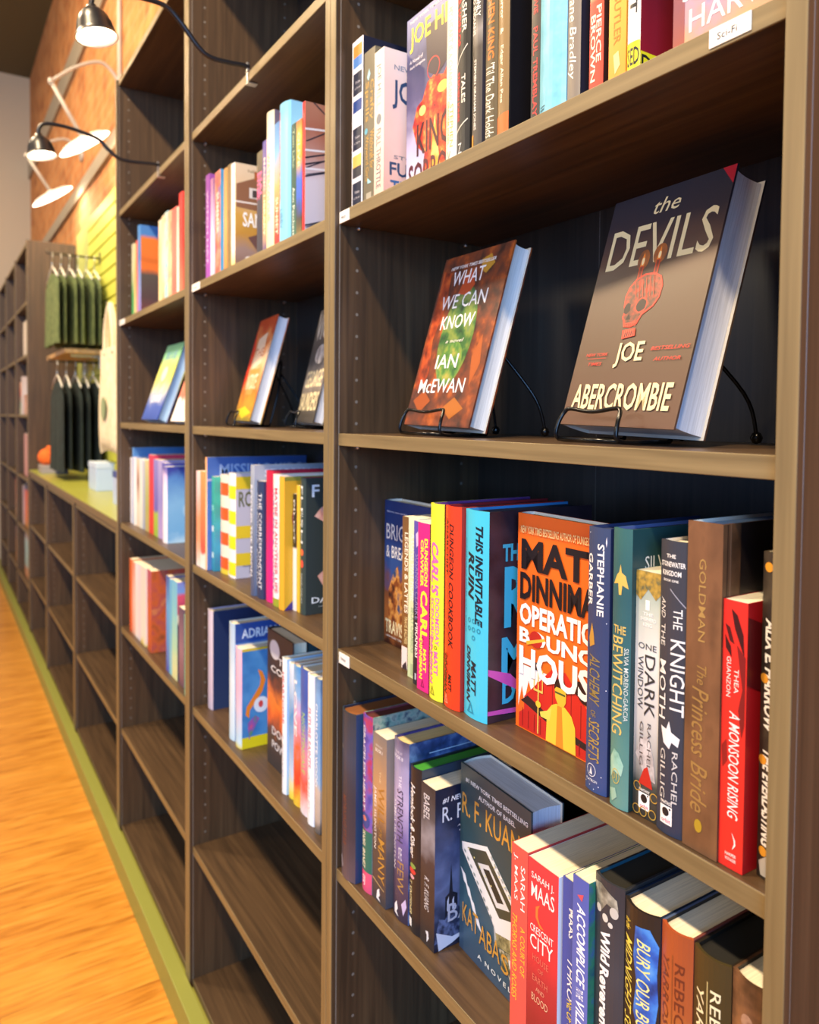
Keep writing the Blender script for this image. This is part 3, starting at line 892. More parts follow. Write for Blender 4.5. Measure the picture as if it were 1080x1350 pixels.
book('brown paperback spine with cream capitals and a pale foot, before the dark blue painted cover', -0.5559, 0.0384, Z3, 0.0250, 0.2075, 0.13, kind='paper', spine=grad(['#5d4023', '#7a5228', '#8a6233', '#6b4c2a'], 0.21, noise=0.1), deco=[
    ('T', 'S', (0.28, 0.62, 0.1, 0.62), '#f0e6cf', 'LEGENDS & LATTES', 'b'), ('T', 'S', (0.3, 0.6, 0.64, 0.82), '#e0c98d', 'TRAVIS BALDREE', ''), ('R', 'S', (0.02, 0.62, 0.84, 0.985), '#e8d3cf'), ('P', 'S', [(0.1, 0.97), (0.5, 0.93), (0.6, 0.985), (0.1, 0.985)], '#33222c')], group=G3)
book('pale sage green paperback spine with faint mint lettering', -0.5299, 0.032, Z3, 0.0254, 0.2099, 0.13, kind='paper', spine=grad(['#c3cf9e', '#cdd8b0', '#d8ddc0'], 0.21, noise=0.05), deco=[
    ('T', 'S', (0.25, 0.7, 0.1, 0.52), '#e9f2df', 'A LONG WAY HOME', 'b'), ('T', 'S', (0.3, 0.62, 0.56, 0.84), '#9db48e', 'BECKY CHAMBERS', ''), ('R', 'S', (0.3, 0.6, 0.91, 0.98), '#a9b98c')], group=G3)
book('thin indigo paperback spine turning black at its foot', -0.5041, 0.0239, Z3, 0.0173, 0.2085, 0.13, kind='paper', spine=grad(['#23232b', '#2a2530', '#4e469a', '#5a4fa8'], 0.21, [0, 0.42, 0.6, 1], noise=0.08), deco=[
    ('T', 'S', (0.25, 0.7, 0.2, 0.6), '#8f86b4', 'SUSANNA CLARKE', ''), ('T', 'S', (0.3, 0.75, 0.62, 0.83), '#e9e7e2', 'PIRANESI', 'b'), ('P', 'S', [(0.3, 0.08), (0.6, 0.06), (0.7, 0.14), (0.4, 0.16)], '#c9b9e0'), ('R', 'S', (0.3, 0.5, 0.93, 0.97), '#b9b9c4')], group=G3)
PK, YW, RD, CN = '#e2247f', '#f1ea3c', '#e8401e', '#45bfdc'
book('hot pink paperback spine with thick yellow capitals', -0.4863, 0.0189, Z3, 0.0262, 0.2093, 0.135, kind='paper', spine=PK, cover='#3b2030', deco=[
    ('T', 'S', (0.58, 0.86, 0.09, 0.37), YW, 'DUNGEON', 'B'), ('T', 'S', (0.26, 0.52, 0.1, 0.38), YW, 'CRAWLER', 'B'), ('T', 'S', (0.28, 0.86, 0.4, 0.7), YW, 'CARL', 'B')] + dots([(0.5, 0.685), (0.5, 0.715)], '#8c1450', 0.01, 0.08) + [
    ('T', 'S', (0.55, 0.8, 0.745, 0.88), YW, 'MATT', 'B'), ('T', 'S', (0.22, 0.48, 0.69, 0.93), YW, 'DINNIMAN', 'B')] + tri(0.35, 0.65, 0.925, 0.975, '#8c1450'), group=G3)
book('bright yellow spine with pink capitals', -0.456, 0.0177, Z3, 0.0288, 0.2366, 0.155, spine='#efe83a', cover='#2c2a22', back='#8fae3a', paper='#5a3a78', top='#6a3a80', deco=[  # dark paper stands for shaded page tops and the flap colour
    ('T', 'S', (0.2, 0.75, 0.195, 0.465), '#ea62b4', "CARL'S", 'Bi'), ('T', 'S', (0.55, 0.8, 0.475, 0.72), '#ea62b4', 'DOOMSDAY', 'b'), ('T', 'S', (0.2, 0.46, 0.48, 0.7), '#ea62b4', 'SCENARIO', 'b')] + dots([(0.3, 0.73), (0.3, 0.77), (0.6, 0.73), (0.6, 0.77)], '#77761e', 0.01, 0.09) + [
    ('T', 'S', (0.48, 0.74, 0.75, 0.87), '#ea62b4', 'MATT', 'B'), ('T', 'S', (0.12, 0.4, 0.68, 0.92), '#ea62b4', 'DINNIMAN', 'B')] + tri(0.2, 0.55, 0.925, 0.975, '#8d8c22'), group=G3)
book('red orange spine with black capitals between the yellow and the cyan spines', -0.426, 0.0186, Z3, 0.0322, 0.2368, 0.158, spine=RD, cover='#a8261e', back='#8a1f30', paper='#3a2030', top='#8a1f28', deco=[  # pages darkened for the shade under the shelf, tinted like the jacket flap
    ('T', 'S', (0.42, 0.66, 0.085, 0.36), '#241414', 'DUNGEON', 'bi'), ('T', 'S', (0.16, 0.34, 0.06, 0.34), '#241414', 'ANARCHIST', 'b'), ('T', 'S', (0.4, 0.66, 0.375, 0.7), '#241414', 'COOKBOOK', 'bi')] + dots([(0.3, 0.74), (0.3, 0.78), (0.3, 0.82)], '#a82a12', 0.011, 0.1) + [
    ('T', 'S', (0.42, 0.62, 0.83, 0.935 - 0.02), '#241414', 'MATT', 'Bi'), ('T', 'S', (0.12, 0.32, 0.735, 0.935), '#241414', 'DINNIMAN', 'Bi')] + tri(0.14, 0.42, 0.93, 0.98, '#f29a7c'), group=G3)
book('thick cyan spine with heavy black slanted capitals and a dark speckled cover', -0.3926, 0.0238, Z3, 0.0436, 0.2359, 0.156, spine=CN, paper='#2a3348', top='#3f8fd0', cover=art(['#241a22', '#33262f', '#3b2c36'], 40), back='#3f97d6', deco=[  # paper colour holds the shade on the page tops
    ('T', 'S', (0.55, 0.82, 0.07, 0.55), '#10202a', 'THIS INEVITABLE', 'Bi'), ('T', 'S', (0.22, 0.5, 0.2, 0.43), '#10202a', 'RUIN', 'Bi'), ('T', 'S', (0.06, 0.12, 0.14, 0.6), '#2b7f97', 'DUNGEON CRAWLER CARL BOOK', '')]
     + dots([(0.3, 0.53), (0.3, 0.57), (0.5, 0.53), (0.5, 0.57), (0.7, 0.53), (0.7, 0.57), (0.5, 0.61)], '#2689a3', 0.012, 0.07) + [
    ('T', 'S', (0.42, 0.62, 0.72, 0.885), '#10202a', 'MATT', 'Bi'), ('T', 'S', (0.2, 0.38, 0.655, 0.93), '#10202a', 'DINNIMAN', 'Bi')] + tri(0.25, 0.55, 0.92, 0.975, '#2689a3') + [
    ('T', 'F', (0.38, 0.95, 0.085, 0.115), '#e8dc3a', 'NEW YORK TIMES', 'bi'), ('T', 'F', (0.12, 0.98, 0.155, 0.24), '#3aa0c4', 'THIS INEVITABLE', 'B'), ('T', 'F', (0.14, 0.98, 0.265, 0.56), '#3aa9d2', 'RUIN', 'B'),
    ('T', 'F', (0.12, 0.98, 0.60, 0.78), '#3aa9d2', 'MATT', 'B'), ('T', 'F', (0.13, 0.98, 0.81, 0.92), '#3aa9d2', 'DINNIMAN', 'B'),
    ('P', 'F', [(0.0, 0.74), (0.2, 0.78), (0.3, 0.84), (0.6, 0.9), (0.95, 0.93), (0.95, 0.945), (0.6, 0.92), (0.28, 0.87), (0.0, 0.77)], '#c452ae'), ('P', 'F', [(0.0, 0.94), (0.3, 0.95), (0.6, 0.985), (0.3, 0.975), (0.0, 0.96)], '#c452ae')], group=G3)
OR, BKB = '#ec6a1c', '#191316'
faceout('orange hardcover facing out with a man in a yellow coat before a red barn', -0.3325, 0.051, Z3, 0.023, 0.2363, 0.139, -0.5, spine=OR, back='#d9551c', paper='#b9a36a',
        cover=OR, group=G3, deco=[
    ('P', 'F', [(0.0, 1.0), (0.0, 0.74), (0.05, 0.8), (0.1, 0.72), (0.16, 0.78), (0.2, 0.7), (0.3, 0.76), (0.4, 0.66), (0.5, 0.74), (0.62, 0.68), (0.7, 0.76), (0.85, 0.7), (1.0, 0.76), (1.0, 1.0)], OR),
    ('P', 'F', [(0.03, 0.7), (0.97, 0.7), (0.96, 0.78), (0.9, 0.745), (0.84, 0.8), (0.76, 0.75), (0.66, 0.76), (0.56, 0.74), (0.46, 0.765), (0.38, 0.745), (0.3, 0.79), (0.25, 0.75), (0.2, 0.83), (0.15, 0.765), (0.1, 0.87), (0.07, 0.8), (0.03, 0.9)], '#f3efe9'),
    ('P', 'F', [(0.1, 0.905), (0.1, 0.845), (0.42, 0.665), (0.56, 0.66), (0.98, 0.88), (0.98, 0.995), (0.04, 0.995), (0.04, 0.93)], '#c8281e'),
    ('P', 'F', [(0.06, 0.87), (0.14, 0.835), (0.5, 0.9), (0.98, 0.94), (0.98, 0.965), (0.5, 0.935), (0.14, 0.88)], '#33201c')]
    + [('P', 'F', [(0.42 + 0.1 * k, 0.68 + 0.03 * k), (0.428 + 0.1 * k, 0.68 + 0.03 * k), (0.428 + 0.1 * k, 0.88 + 0.01 * k), (0.42 + 0.1 * k, 0.88 + 0.01 * k)], '#8c1a16') for k in range(5)]
    + [('R', 'F', (0.08 + 0.07 * k, 0.088 + 0.07 * k, 0.9 + 0.004 * k, 0.985), '#8c1a16') for k in range(13)] + [
    # man in a yellow coat with a pitchfork
    ('P', 'F', [(0.36, 0.995), (0.37, 0.86), (0.42, 0.825), (0.47, 0.81), (0.56, 0.81), (0.63, 0.835), (0.67, 0.88), (0.68, 0.995)], '#eec33a'), ('P', 'F', [(0.48, 0.815), (0.53, 0.815), (0.55, 0.995), (0.47, 0.995)], '#e08a26'),
    ('P', 'F', [(0.37, 0.86), (0.42, 0.84), (0.4, 0.9), (0.3, 0.9), (0.29, 0.88)], '#f0cf55'), ('P', 'F', [(0.45, 0.745), (0.48, 0.715), (0.55, 0.715), (0.575, 0.745), (0.57, 0.79), (0.545, 0.815), (0.49, 0.812), (0.46, 0.785)], '#e9b535'),
    ('P', 'F', [(0.445, 0.75), (0.45, 0.715), (0.49, 0.695), (0.55, 0.7), (0.58, 0.73), (0.58, 0.76), (0.56, 0.735), (0.47, 0.735)], '#2a1a14'), ('R', 'F', (0.455, 0.565, 0.755, 0.764), '#4a5a2c'),
    ('R', 'F', (0.262, 0.275, 0.76, 0.985), '#e8c25a'), ('R', 'F', (0.215, 0.225, 0.69, 0.79), '#e8c25a'), ('R', 'F', (0.262, 0.272, 0.69, 0.79), '#e8c25a'), ('R', 'F', (0.31, 0.32, 0.69, 0.79), '#e8c25a'), ('R', 'F', (0.215, 0.32, 0.785, 0.795), '#e8c25a'), ('E', 'F', (0.24, 0.3, 0.835, 0.865), '#eec33a'),
    ('E', 'F', (0.64, 0.78, 0.67, 0.735), '#2a1512'), ('E', 'F', (0.7, 0.86, 0.7, 0.76), '#2a1512'), ('E', 'F', (0.2, 0.3, 0.665, 0.7), '#2a1512'),
    ('T', 'F', (0.04, 0.97, 0.055, 0.09), '#f3cf8a', 'NEW YORK TIMES BESTSELLING AUTHOR OF DUNGEON CRAWLER', 'b'),
    ('T', 'F', (0.05, 0.99, 0.115, 0.255), BKB, 'MATT', 'B'), ('T', 'F', (0.04, 0.99, 0.27, 0.395), BKB, 'DINNIMAN', 'B'), ('T', 'F', (0.04, 0.99, 0.41, 0.51), '#f6f2ec', 'OPERATION', 'B'),
    ('T', 'F', (0.04, 0.97, 0.525, 0.595), '#f6f2ec', 'BOUNCE', 'B'), ('E', 'F', (0.16, 0.31, 0.525, 0.6), '#b8281c'), ('P', 'F', [(0.12, 0.585), (0.33, 0.545), (0.345, 0.555), (0.13, 0.6)], '#f0b53a'), ('T', 'F', (0.04, 0.98, 0.61, 0.745), '#f6f2ec', 'HOUSE', 'B')])
book('navy spine with white and gold lettering, just right of the orange face-out cover', -0.1905, 0.0158, Z3, 0.0262, 0.2418, 0.155, paper='#2a355c', top='#33406a', spine=grad(['#364a7a', '#364670', '#343f64', '#3a4767'], 0.24, noise=0.1), cover='#22305c', deco=[  # page colour takes in the bluish shade below the shelf above
    ('T', 'S', (0.52, 0.8, 0.06, 0.33), '#eeeae4', 'STEPHANIE', 'b'), ('T', 'S', (0.04, 0.3, 0.1, 0.3), '#eeeae4', 'GARBER', 'b'), ('P', 'S', [(0.15, 0.42), (0.3, 0.36), (0.4, 0.4), (0.45, 0.44), (0.2, 0.455)], '#b98a3a'),
    ('T', 'S', (0.2, 0.7, 0.48, 0.67), '#8f7a44', 'ALCHEMY', 'i'), ('T', 'S', (0.3, 0.55, 0.69, 0.715), '#8f7a44', 'OF', ''), ('T', 'S', (0.2, 0.72, 0.725, 0.885), '#a38743', 'SECRETS', 'i'),
    ('O', 'S', (0.15, 0.6, 0.895, 0.945), '#cfd3dd', 0.88), ('P', 'S', [(0.37, 0.905), (0.45, 0.935), (0.29, 0.935)], '#cfd3dd'), ('T', 'S', (0.12, 0.66, 0.953, 0.963), '#cfd3dd', 'FLATIRON', 'hb'), ('P', 'S', [(0.85, 0.05), (0.88, 0.03), (0.9, 0.05), (0.88, 0.07)], '#e9e4ee')]
    + [('E', 'S', (a, a + 0.04, b, b + 0.004), '#dfe4f2') for a, b in ((0.1, 0.02), (0.9, 0.35), (0.06, 0.97), (0.5, 0.985), (0.8, 0.93), (0.92, 0.6), (0.7, 0.97), (0.3, 0.975))], group=G3)
book('teal green spine with tall gold capitals and a small gold dove at its head', -0.1569, 0.012, Z3, 0.0256 - 0.0045, 0.2451, 0.156, paper='#2f3c64', top='#5a6a9c', spine=grad(['#5f9087', '#4f827c', '#35666a', '#2d5a60', '#3a6a66'], 0.245, noise=0.12), cover=grad(['#16302f', '#1d3c3e', '#25494b'], 0.245), back='#2c4a6c', deco=[  # bluish shade put into the page block's colour here too
    ('P', 'S', [(0.1, 0.2), (0.3, 0.165), (0.42, 0.155), (0.5, 0.125), (0.56, 0.155), (0.75, 0.165), (0.88, 0.21), (0.6, 0.2), (0.55, 0.235), (0.42, 0.235), (0.38, 0.195)], '#d8b55a'),
    ('T', 'S', (0.14, 0.8, 0.345, 0.375), '#d2b462', 'THE', 'hb'), ('T', 'S', (0.1, 0.68, 0.385, 0.735 - 0.0), '#d9ba66', 'BEWITCHING', ''), ('T', 'S', (0.74, 0.93, 0.42, 0.68), '#d5dcd4', 'SILVIA MORENO-GARCIA', ''),
    ('P', 'S', [(0.05, 0.83), (0.3, 0.79), (0.55, 0.8), (0.8, 0.84), (0.7, 0.88), (0.3, 0.87), (0.1, 0.9)], art(['#5f9a8a', '#8fbfae', '#a9cdb8'], 80)), ('O', 'S', (0.18, 0.62, 0.86, 0.915), '#b9ad5c', 0.86), ('T', 'S', (0.28, 0.52, 0.875, 0.9), '#b9ad5c', 'D R', 'hb'), ('P', 'S', [(0.05, 0.94), (0.4, 0.93), (0.5, 0.96), (0.2, 0.985)], '#8fb8a6'),
    ('T', 'F', (0.1, 0.34, 0.098, 0.145), '#dfe2dc', 'SILVIA', ''), ('T', 'F', (0.11, 0.4, 0.168, 0.18), '#9fb0aa', 'NEW YORK TIMES', '')], group=G3)
book('pale grey and white paperback spine with a red scrap of cloak and gold scrolls', -0.1354, 0.0171, Z3, 0.0268, 0.2111, 0.13, kind='paper', spine=grad(['#33302a', '#3d4440', '#8f8f8c', '#c4c2be', '#dcdad4', '#b9c2b4', '#6f8a80'], 0.211, [0, 0.14, 0.2, 0.4, 0.65, 0.85, 1], noise=0.07), deco=[
    ('P', 'S', [(0, 0.0), (1, 0.0), (1, 0.08), (0.8, 0.11), (0.5, 0.07), (0.2, 0.12), (0, 0.1)], art(['#4c5a48', '#a8893a', '#c9a64c'], 160)), ('T', 'S', (0.4, 0.56, 0.115, 0.155), '#f3f0e9', 'I', 'hb'), ('T', 'S', (0.3, 0.7, 0.165, 0.178), '#f3f0e9', 'THE', 'hb'), ('T', 'S', (0.2, 0.82, 0.185, 0.2), '#f3f0e9', 'SHEPHERD', 'hb'), ('T', 'S', (0.32, 0.66, 0.207, 0.222), '#f3f0e9', 'KING', 'hb'),
    ('T', 'S', (0.14, 0.86, 0.29, 0.315), '#4a4a48', 'ONE', 'h'), ('T', 'S', (0.42, 0.82, 0.335, 0.585), '#333', 'DARK', ''), ('T', 'S', (0.14, 0.36, 0.345, 0.56), '#4a4a48', 'WINDOW', ''), ('P', 'S', [(0.1, 0.75), (0.3, 0.68), (0.6, 0.66), (0.8, 0.74), (0.9, 0.84), (0.5, 0.83)], art(['#8f8a88', '#b9b2b0', '#d9d4d2'], 90)),
    ('T', 'S', (0.56, 0.7, 0.61, 0.8), '#55504e', 'RACHEL', ''), ('T', 'S', (0.26, 0.4, 0.61, 0.79), '#55504e', 'GILLIG', ''), ('P', 'S', [(0.25, 0.865), (0.45, 0.8), (0.6, 0.785), (0.75, 0.84), (0.8, 0.87)], '#b8281e'),
    ('T', 'S', (0.28, 0.7, 0.882, 0.893), '#efece6', 'FANTASY', 'hb'), ('R', 'S', (0.26, 0.7, 0.898, 0.965), '#f3f0ec'), ('E', 'S', (0.35, 0.61, 0.903, 0.938), '#17171c'), ('E', 'S', (0.6, 0.66, 0.9, 0.908), '#17171c'), ('T', 'S', (0.32, 0.66, 0.944, 0.96), '#d9607a', 'orbit', 'hb')]
    + [('O', 'S', (a, a + 0.3, b, b + 0.04), '#b9913c', 0.8) for a, b in ((0.02, 0.955), (0.3, 0.955), (0.66, 0.95), (0.05, 0.86), (0.72, 0.88))], group=G3)
book('charcoal blue spine with white capitals and a pale moth', -0.1082, 0.0155, Z3, 0.0274, 0.2414, 0.155, spine=grad(['#2c3448', '#343a46', '#3d3d45', '#3a3c44'], 0.24, noise=0.15), cover='#232a44', deco=[
    ('T', 'S', (0.28, 0.62, 0.045, 0.058), '#efece6', 'THE', 'hb'), ('T', 'S', (0.06, 0.92, 0.07, 0.088), '#efece6', 'STONEWATER', 'hb'), ('T', 'S', (0.12, 0.8, 0.1, 0.118), '#efece6', 'KINGDOM', 'hb'), ('T', 'S', (0.18, 0.72, 0.13, 0.138), '#efece6', 'BOOK ONE', 'hb'),
    ('P', 'S', [(0.45, 0.16), (0.95, 0.215), (0.95, 0.22), (0.45, 0.165)], '#9a9aa6'), ('T', 'S', (0.58, 0.86, 0.225, 0.295), '#e9e6e0', 'THE', ''), ('T', 'S', (0.5, 0.95, 0.33, 0.585), '#ece9e4', 'KNIGHT', ''), ('T', 'S', (0.1, 0.28, 0.195, 0.265), '#d9d6d0', 'AND', 'i'), ('T', 'S', (0.1, 0.28, 0.285, 0.36), '#d9d6d0', 'THE', ''), ('T', 'S', (0.06, 0.34, 0.41, 0.61), '#ece9e4', 'MOTH', ''),
    ('P', 'S', [(0.18, 0.635), (0.4, 0.64), (0.5, 0.61), (0.58, 0.645), (0.85, 0.66), (0.8, 0.69), (0.6, 0.68), (0.52, 0.705), (0.3, 0.69)], '#e4e2e4'), ('T', 'S', (0.62, 0.8, 0.71, 0.9), '#c9c6c2', 'RACHEL', ''), ('T', 'S', (0.18, 0.38, 0.71, 0.88), '#c9c6c2', 'GILLIG', ''),
    ('T', 'S', (0.24, 0.66, 0.885, 0.897), '#efece6', 'FANTASY', 'hb'), ('R', 'S', (0.22, 0.66, 0.902, 0.965), '#f3f0ec'), ('E', 'S', (0.3, 0.56, 0.908, 0.938), '#1a1a22'), ('E', 'S', (0.55, 0.62, 0.906, 0.914), '#1a1a22'), ('T', 'S', (0.27, 0.62, 0.944, 0.959), '#d9607a', 'orbit', 'hb')], group=G3)
LEA = art(['#4f3521', '#6b4a30', '#7c5638', '#5c3f28'], 26, (1, 1, 0.5))
book('tall brown leather-look spine with faded gold script, the tallest on its shelf', -0.0804, 0.0131, Z3, 0.0317, 0.2602, 0.165, paper='#8fb4dc', spine=LEA, cover=art(['#3d2a1c', '#5a3f2a', '#6b4b31'], 26), back='#1c2234', bulge=0.0004, deco=[  # blue of the window daylight put into the page colour
    ('T', 'S', (0.36, 0.56, 0.11, 0.36), '#a8854a', 'GOLDMAN', ''), ('T', 'S', (0.35, 0.62, 0.43, 0.49), '#9a7640', 'The', 'i'), ('T', 'S', (0.22, 0.7, 0.5, 0.71), '#9a7640', 'Princess', 'i'), ('T', 'S', (0.22, 0.7, 0.73, 0.88), '#9a7640', 'Bride', 'i'),
    ('E', 'S', (0.36, 0.58, 0.9, 0.94), '#a88a26'), ('R', 'F', (0.03, 0.036, 0, 1), '#33221a'), ('R', 'F', (0.052, 0.056, 0, 1), '#8a6a54'), ('R', 'F', (0.13, 1, 0, 1), '#1b1414')], group=G3)
book('bright red paperback with black swirls and white italic capitals', -0.0483, 0.0148, Z3, 0.0206, 0.2042, 0.132, kind='paper', spine='#d92c22', cover='#a8141a', deco=[
    ('P', 'S', [(0.35, 0.03), (0.6, 0.05), (0.85, 0.12), (0.9, 0.2), (0.7, 0.15), (0.5, 0.1)], '#3a0f10'), ('P', 'S', [(0.1, 0.09), (0.3, 0.1), (0.5, 0.16), (0.3, 0.15)], '#4a1212'), ('P', 'S', [(0.6, 0.16), (0.95, 0.2), (0.95, 0.45), (0.85, 0.5), (0.7, 0.4), (0.85, 0.32)], '#7a1a18'), ('P', 'S', [(0.05, 0.55), (0.25, 0.52), (0.3, 0.6), (0.1, 0.63)], '#8a1a18'),
    ('P', 'S', [(0.1, 0.13), (0.35, 0.17), (0.4, 0.21), (0.15, 0.18)], '#3a0f10'), ('T', 'S', (0.52, 0.7, 0.25, 0.34), '#f2dcd2', 'THEA', ''), ('T', 'S', (0.2, 0.38, 0.21, 0.36), '#f2dcd2', 'GUANZON', ''), ('T', 'S', (0.35, 0.78, 0.41, 0.81), '#f6e9e2', 'A MONSOON RISING', 'i'),
    ('P', 'S', [(0.55, 0.86), (0.7, 0.885), (0.72, 0.905), (0.58, 0.925), (0.66, 0.9), (0.64, 0.885)], '#f2e2da'), ('T', 'S', (0.3, 0.75, 0.94, 0.952), '#f2dcd2', 'HARPER', 'hb'), ('T', 'S', (0.3, 0.75, 0.958, 0.97), '#f2dcd2', 'VOYAGER', 'hb'), ('P', 'F', [(0, 0.05), (0.6, 0.2), (0.8, 0.55), (0.4, 0.4), (0, 0.3)], '#5a0e12')], group=G3)
book('black spine with slanted white capitals and orange petals, half behind the right upright', -0.0234, 0.026, Z3, 0.0210, 0.2432, 0.155, spine=art(['#26221d', '#332c24', '#4a4234'], 40), deco=[
    ('T', 'S', (0.18, 0.62, 0.2, 0.55), '#f3efe6', 'ALIX E. HARROW', 'Bi'), ('T', 'S', (0.18, 0.62, 0.6, 0.9), '#f3efe6', 'THE EVERLASTING', 'Bi')]
    + [('E', 'S', (a, a + 0.35, b, b + 0.03), '#dd9a2e') for a, b in ((0.1, 0.03), (0.5, 0.08), (0.0, 0.37), (0.0, 0.62), (0.1, 0.9), (0.5, 0.91))] + [('P', 'S', [(0.1, 0.95), (0.5, 0.92), (0.7, 0.99), (0.2, 0.99)], '#b9b2a6')], group=G3)

# --- lower shelf of the nearest bookcase
G4 = 'books on the lowest filled shelf of the nearest bookcase'
book('dark slate blue hardcover with rust page tops, against the left upright', -0.6785, 0.0125, Z4, 0.0430, 0.2443, 0.156, spine=grad(['#5a4f58', '#3a3440', '#33333f', '#3a4254', '#33383f'], 0.244, noise=0.1), cover='#2b4166', paper='#8a5326', bulge=0.006, top='#20283a', deco=[
    ('T', 'S', (0.3, 0.6, 0.5, 0.8), '#6a3a32', 'MORNING STAR', ''), ('E', 'S', (0.2, 0.4, 0.2, 0.23), '#5c5a5c'), ('P', 'S', [(0.1, 0.9), (0.25, 0.87), (0.4, 0.93), (0.3, 0.95)], '#8a8794')], group=G4)
book('purple and red patterned spine with white slab lettering, teal and pink at its foot', -0.6284, 0.0204, Z4, 0.0275, 0.2505, 0.156, spine=art(['#4a3f96', '#6a5ab4', '#b2385a', '#4a48a8'], 34, rough=0.4), cover=art(['#3a4f5c', '#6f948c', '#99a59a', '#334860'], 90), paper='#5a2420', top='#7a3a44', deco=[
    ('T', 'S', (0.12, 0.45, 0.06, 0.54), '#f0eaf0', 'GRACELESS HEART', 'b'), ('E', 'S', (0.05, 0.85, 0.55, 0.64), '#33468c'), ('E', 'S', (0.2, 0.6, 0.57, 0.6), '#c9786a'), ('R', 'S', (0, 1, 0.65, 0.885), '#1f6a5c'), ('T', 'S', (0.12, 0.5, 0.66, 0.87), '#f0e6c9', 'ISABEL IBANEZ', 'b'), ('R', 'S', (0, 1, 0.885, 1), '#d9527a'), ('T', 'S', (0.2, 0.5, 0.91, 0.97), '#f3e4ea', 'SJ', 'hb')], group=G4)
book('bronze to charcoal paperback spine with gold and white capitals', -0.6005, 0.0209, Z4, 0.0368, 0.2331, 0.135, kind='paper', spine=grad(['#3f3a3f', '#4a4140', '#5c4a40', '#c49562', '#a88768', '#7a7470'], 0.233, [0, 0.3, 0.42, 0.6, 0.8, 1], noise=0.1), cover=grad(['#4a4a55', '#6a5f5c', '#9c8676', '#8a8078'], 0.233), deco=[
    ('T', 'S', (0.2, 0.72, 0.06, 0.075), '#cfc6bc', 'HIERARCHY', 'h'), ('T', 'S', (0.2, 0.72, 0.085, 0.105), '#e9e2da', 'BOOK I', 'hb'), ('T', 'S', (0.5, 0.62, 0.21, 0.28), '#e0c79c', 'THE', ''), ('T', 'S', (0.42, 0.85, 0.3, 0.53), '#a8752c', 'WILL', ''), ('T', 'S', (0.5, 0.72, 0.545, 0.6), '#b98a3a', 'OF THE', ''), ('T', 'S', (0.45, 0.9, 0.61, 0.87), '#b98a3a', 'MANY', ''), ('T', 'S', (0.08, 0.3, 0.32, 0.69), '#eee8e2', 'JAMES ISLINGTON', ''),
    ('P', 'S', [(0.05, 0.87), (0.9, 0.9), (0.9, 0.905), (0.05, 0.88)], '#b59a6a'), ('P', 'S', [(0.4, 0.93), (0.55, 0.91), (0.6, 0.95), (0.5, 0.965), (0.65, 0.985), (0.35, 0.98)], '#f0eef0')], group=G4)
book('lavender and violet hardcover spine with dark slim capitals', -0.5573, 0.0294, Z4, 0.0375, 0.2411, 0.156, spine=grad(['#33293a', '#4a3f5c', '#6a5f9c', '#b3a6cc', '#9a94b8', '#4a4664'], 0.241, [0, 0.25, 0.45, 0.65, 0.85, 1], noise=0.12), cover=art(['#1f2a4a', '#3a4f84', '#6f8cba'], 50), paper='#d9c48c', top='#453a78', deco=[
    ('T', 'S', (0.15, 0.7, 0.06, 0.075), '#cfc9dc', 'HIERARCHY', 'h'), ('T', 'S', (0.12, 0.72, 0.085, 0.105), '#e9e6f0', 'BOOK II', 'hb'), ('T', 'S', (0.5, 0.66, 0.19, 0.26), '#e9e4f2', 'THE', ''), ('T', 'S', (0.4, 0.75, 0.27, 0.56), '#3a3550', 'STRENGTH', ''), ('T', 'S', (0.5, 0.7, 0.59, 0.66), '#e9e4f2', 'OF THE', 'h'), ('T', 'S', (0.45, 0.8, 0.67, 0.84), '#a8824a', 'FEW', ''), ('T', 'S', (0.08, 0.3, 0.34, 0.73), '#efeaf4', 'JAMES ISLINGTON', ''),
    ('P', 'S', [(0.25, 0.93), (0.42, 0.9), (0.5, 0.94), (0.4, 0.96), (0.55, 0.98), (0.25, 0.975)], '#f0eef4'), ('P', 'S', [(0.7, 0.9), (0.9, 0.86), (0.95, 0.9), (0.8, 0.96)], '#cbb9d9'), ('R', 'F', (0.2, 0.9, 0.07, 0.075), '#bcd0ea')], group=G4)
book('black spine with white blackletter-style title and green page tops', -0.5194, 0.0312, Z4, 0.0276, 0.2171, 0.15, spine='#221f22', cover='#2b3a4c', paper='#3f9a2e', top='#1a1c1e', deco=[
    ('T', 'S', (0.18, 0.6, 0.1, 0.55), '#efece9', 'Hemlock & Silver', 'bi'), ('E', 'S', (0.2, 0.7, 0.58, 0.61), '#7f9a4a'), ('E', 'S', (0.1, 0.7, 0.61, 0.645), '#cf3a36'), ('E', 'S', (0.2, 0.6, 0.65, 0.675), '#d9a0a8'), ('T', 'S', (0.12, 0.4, 0.69, 0.9), '#e9e0a8', 'T. KINGFISHER', ''), ('R', 'S', (0.1, 0.4, 0.92, 0.97), '#efece9'), ('R', 'F', (0.2, 0.8, 0.06, 0.065), '#9aa7a2')], group=G4)
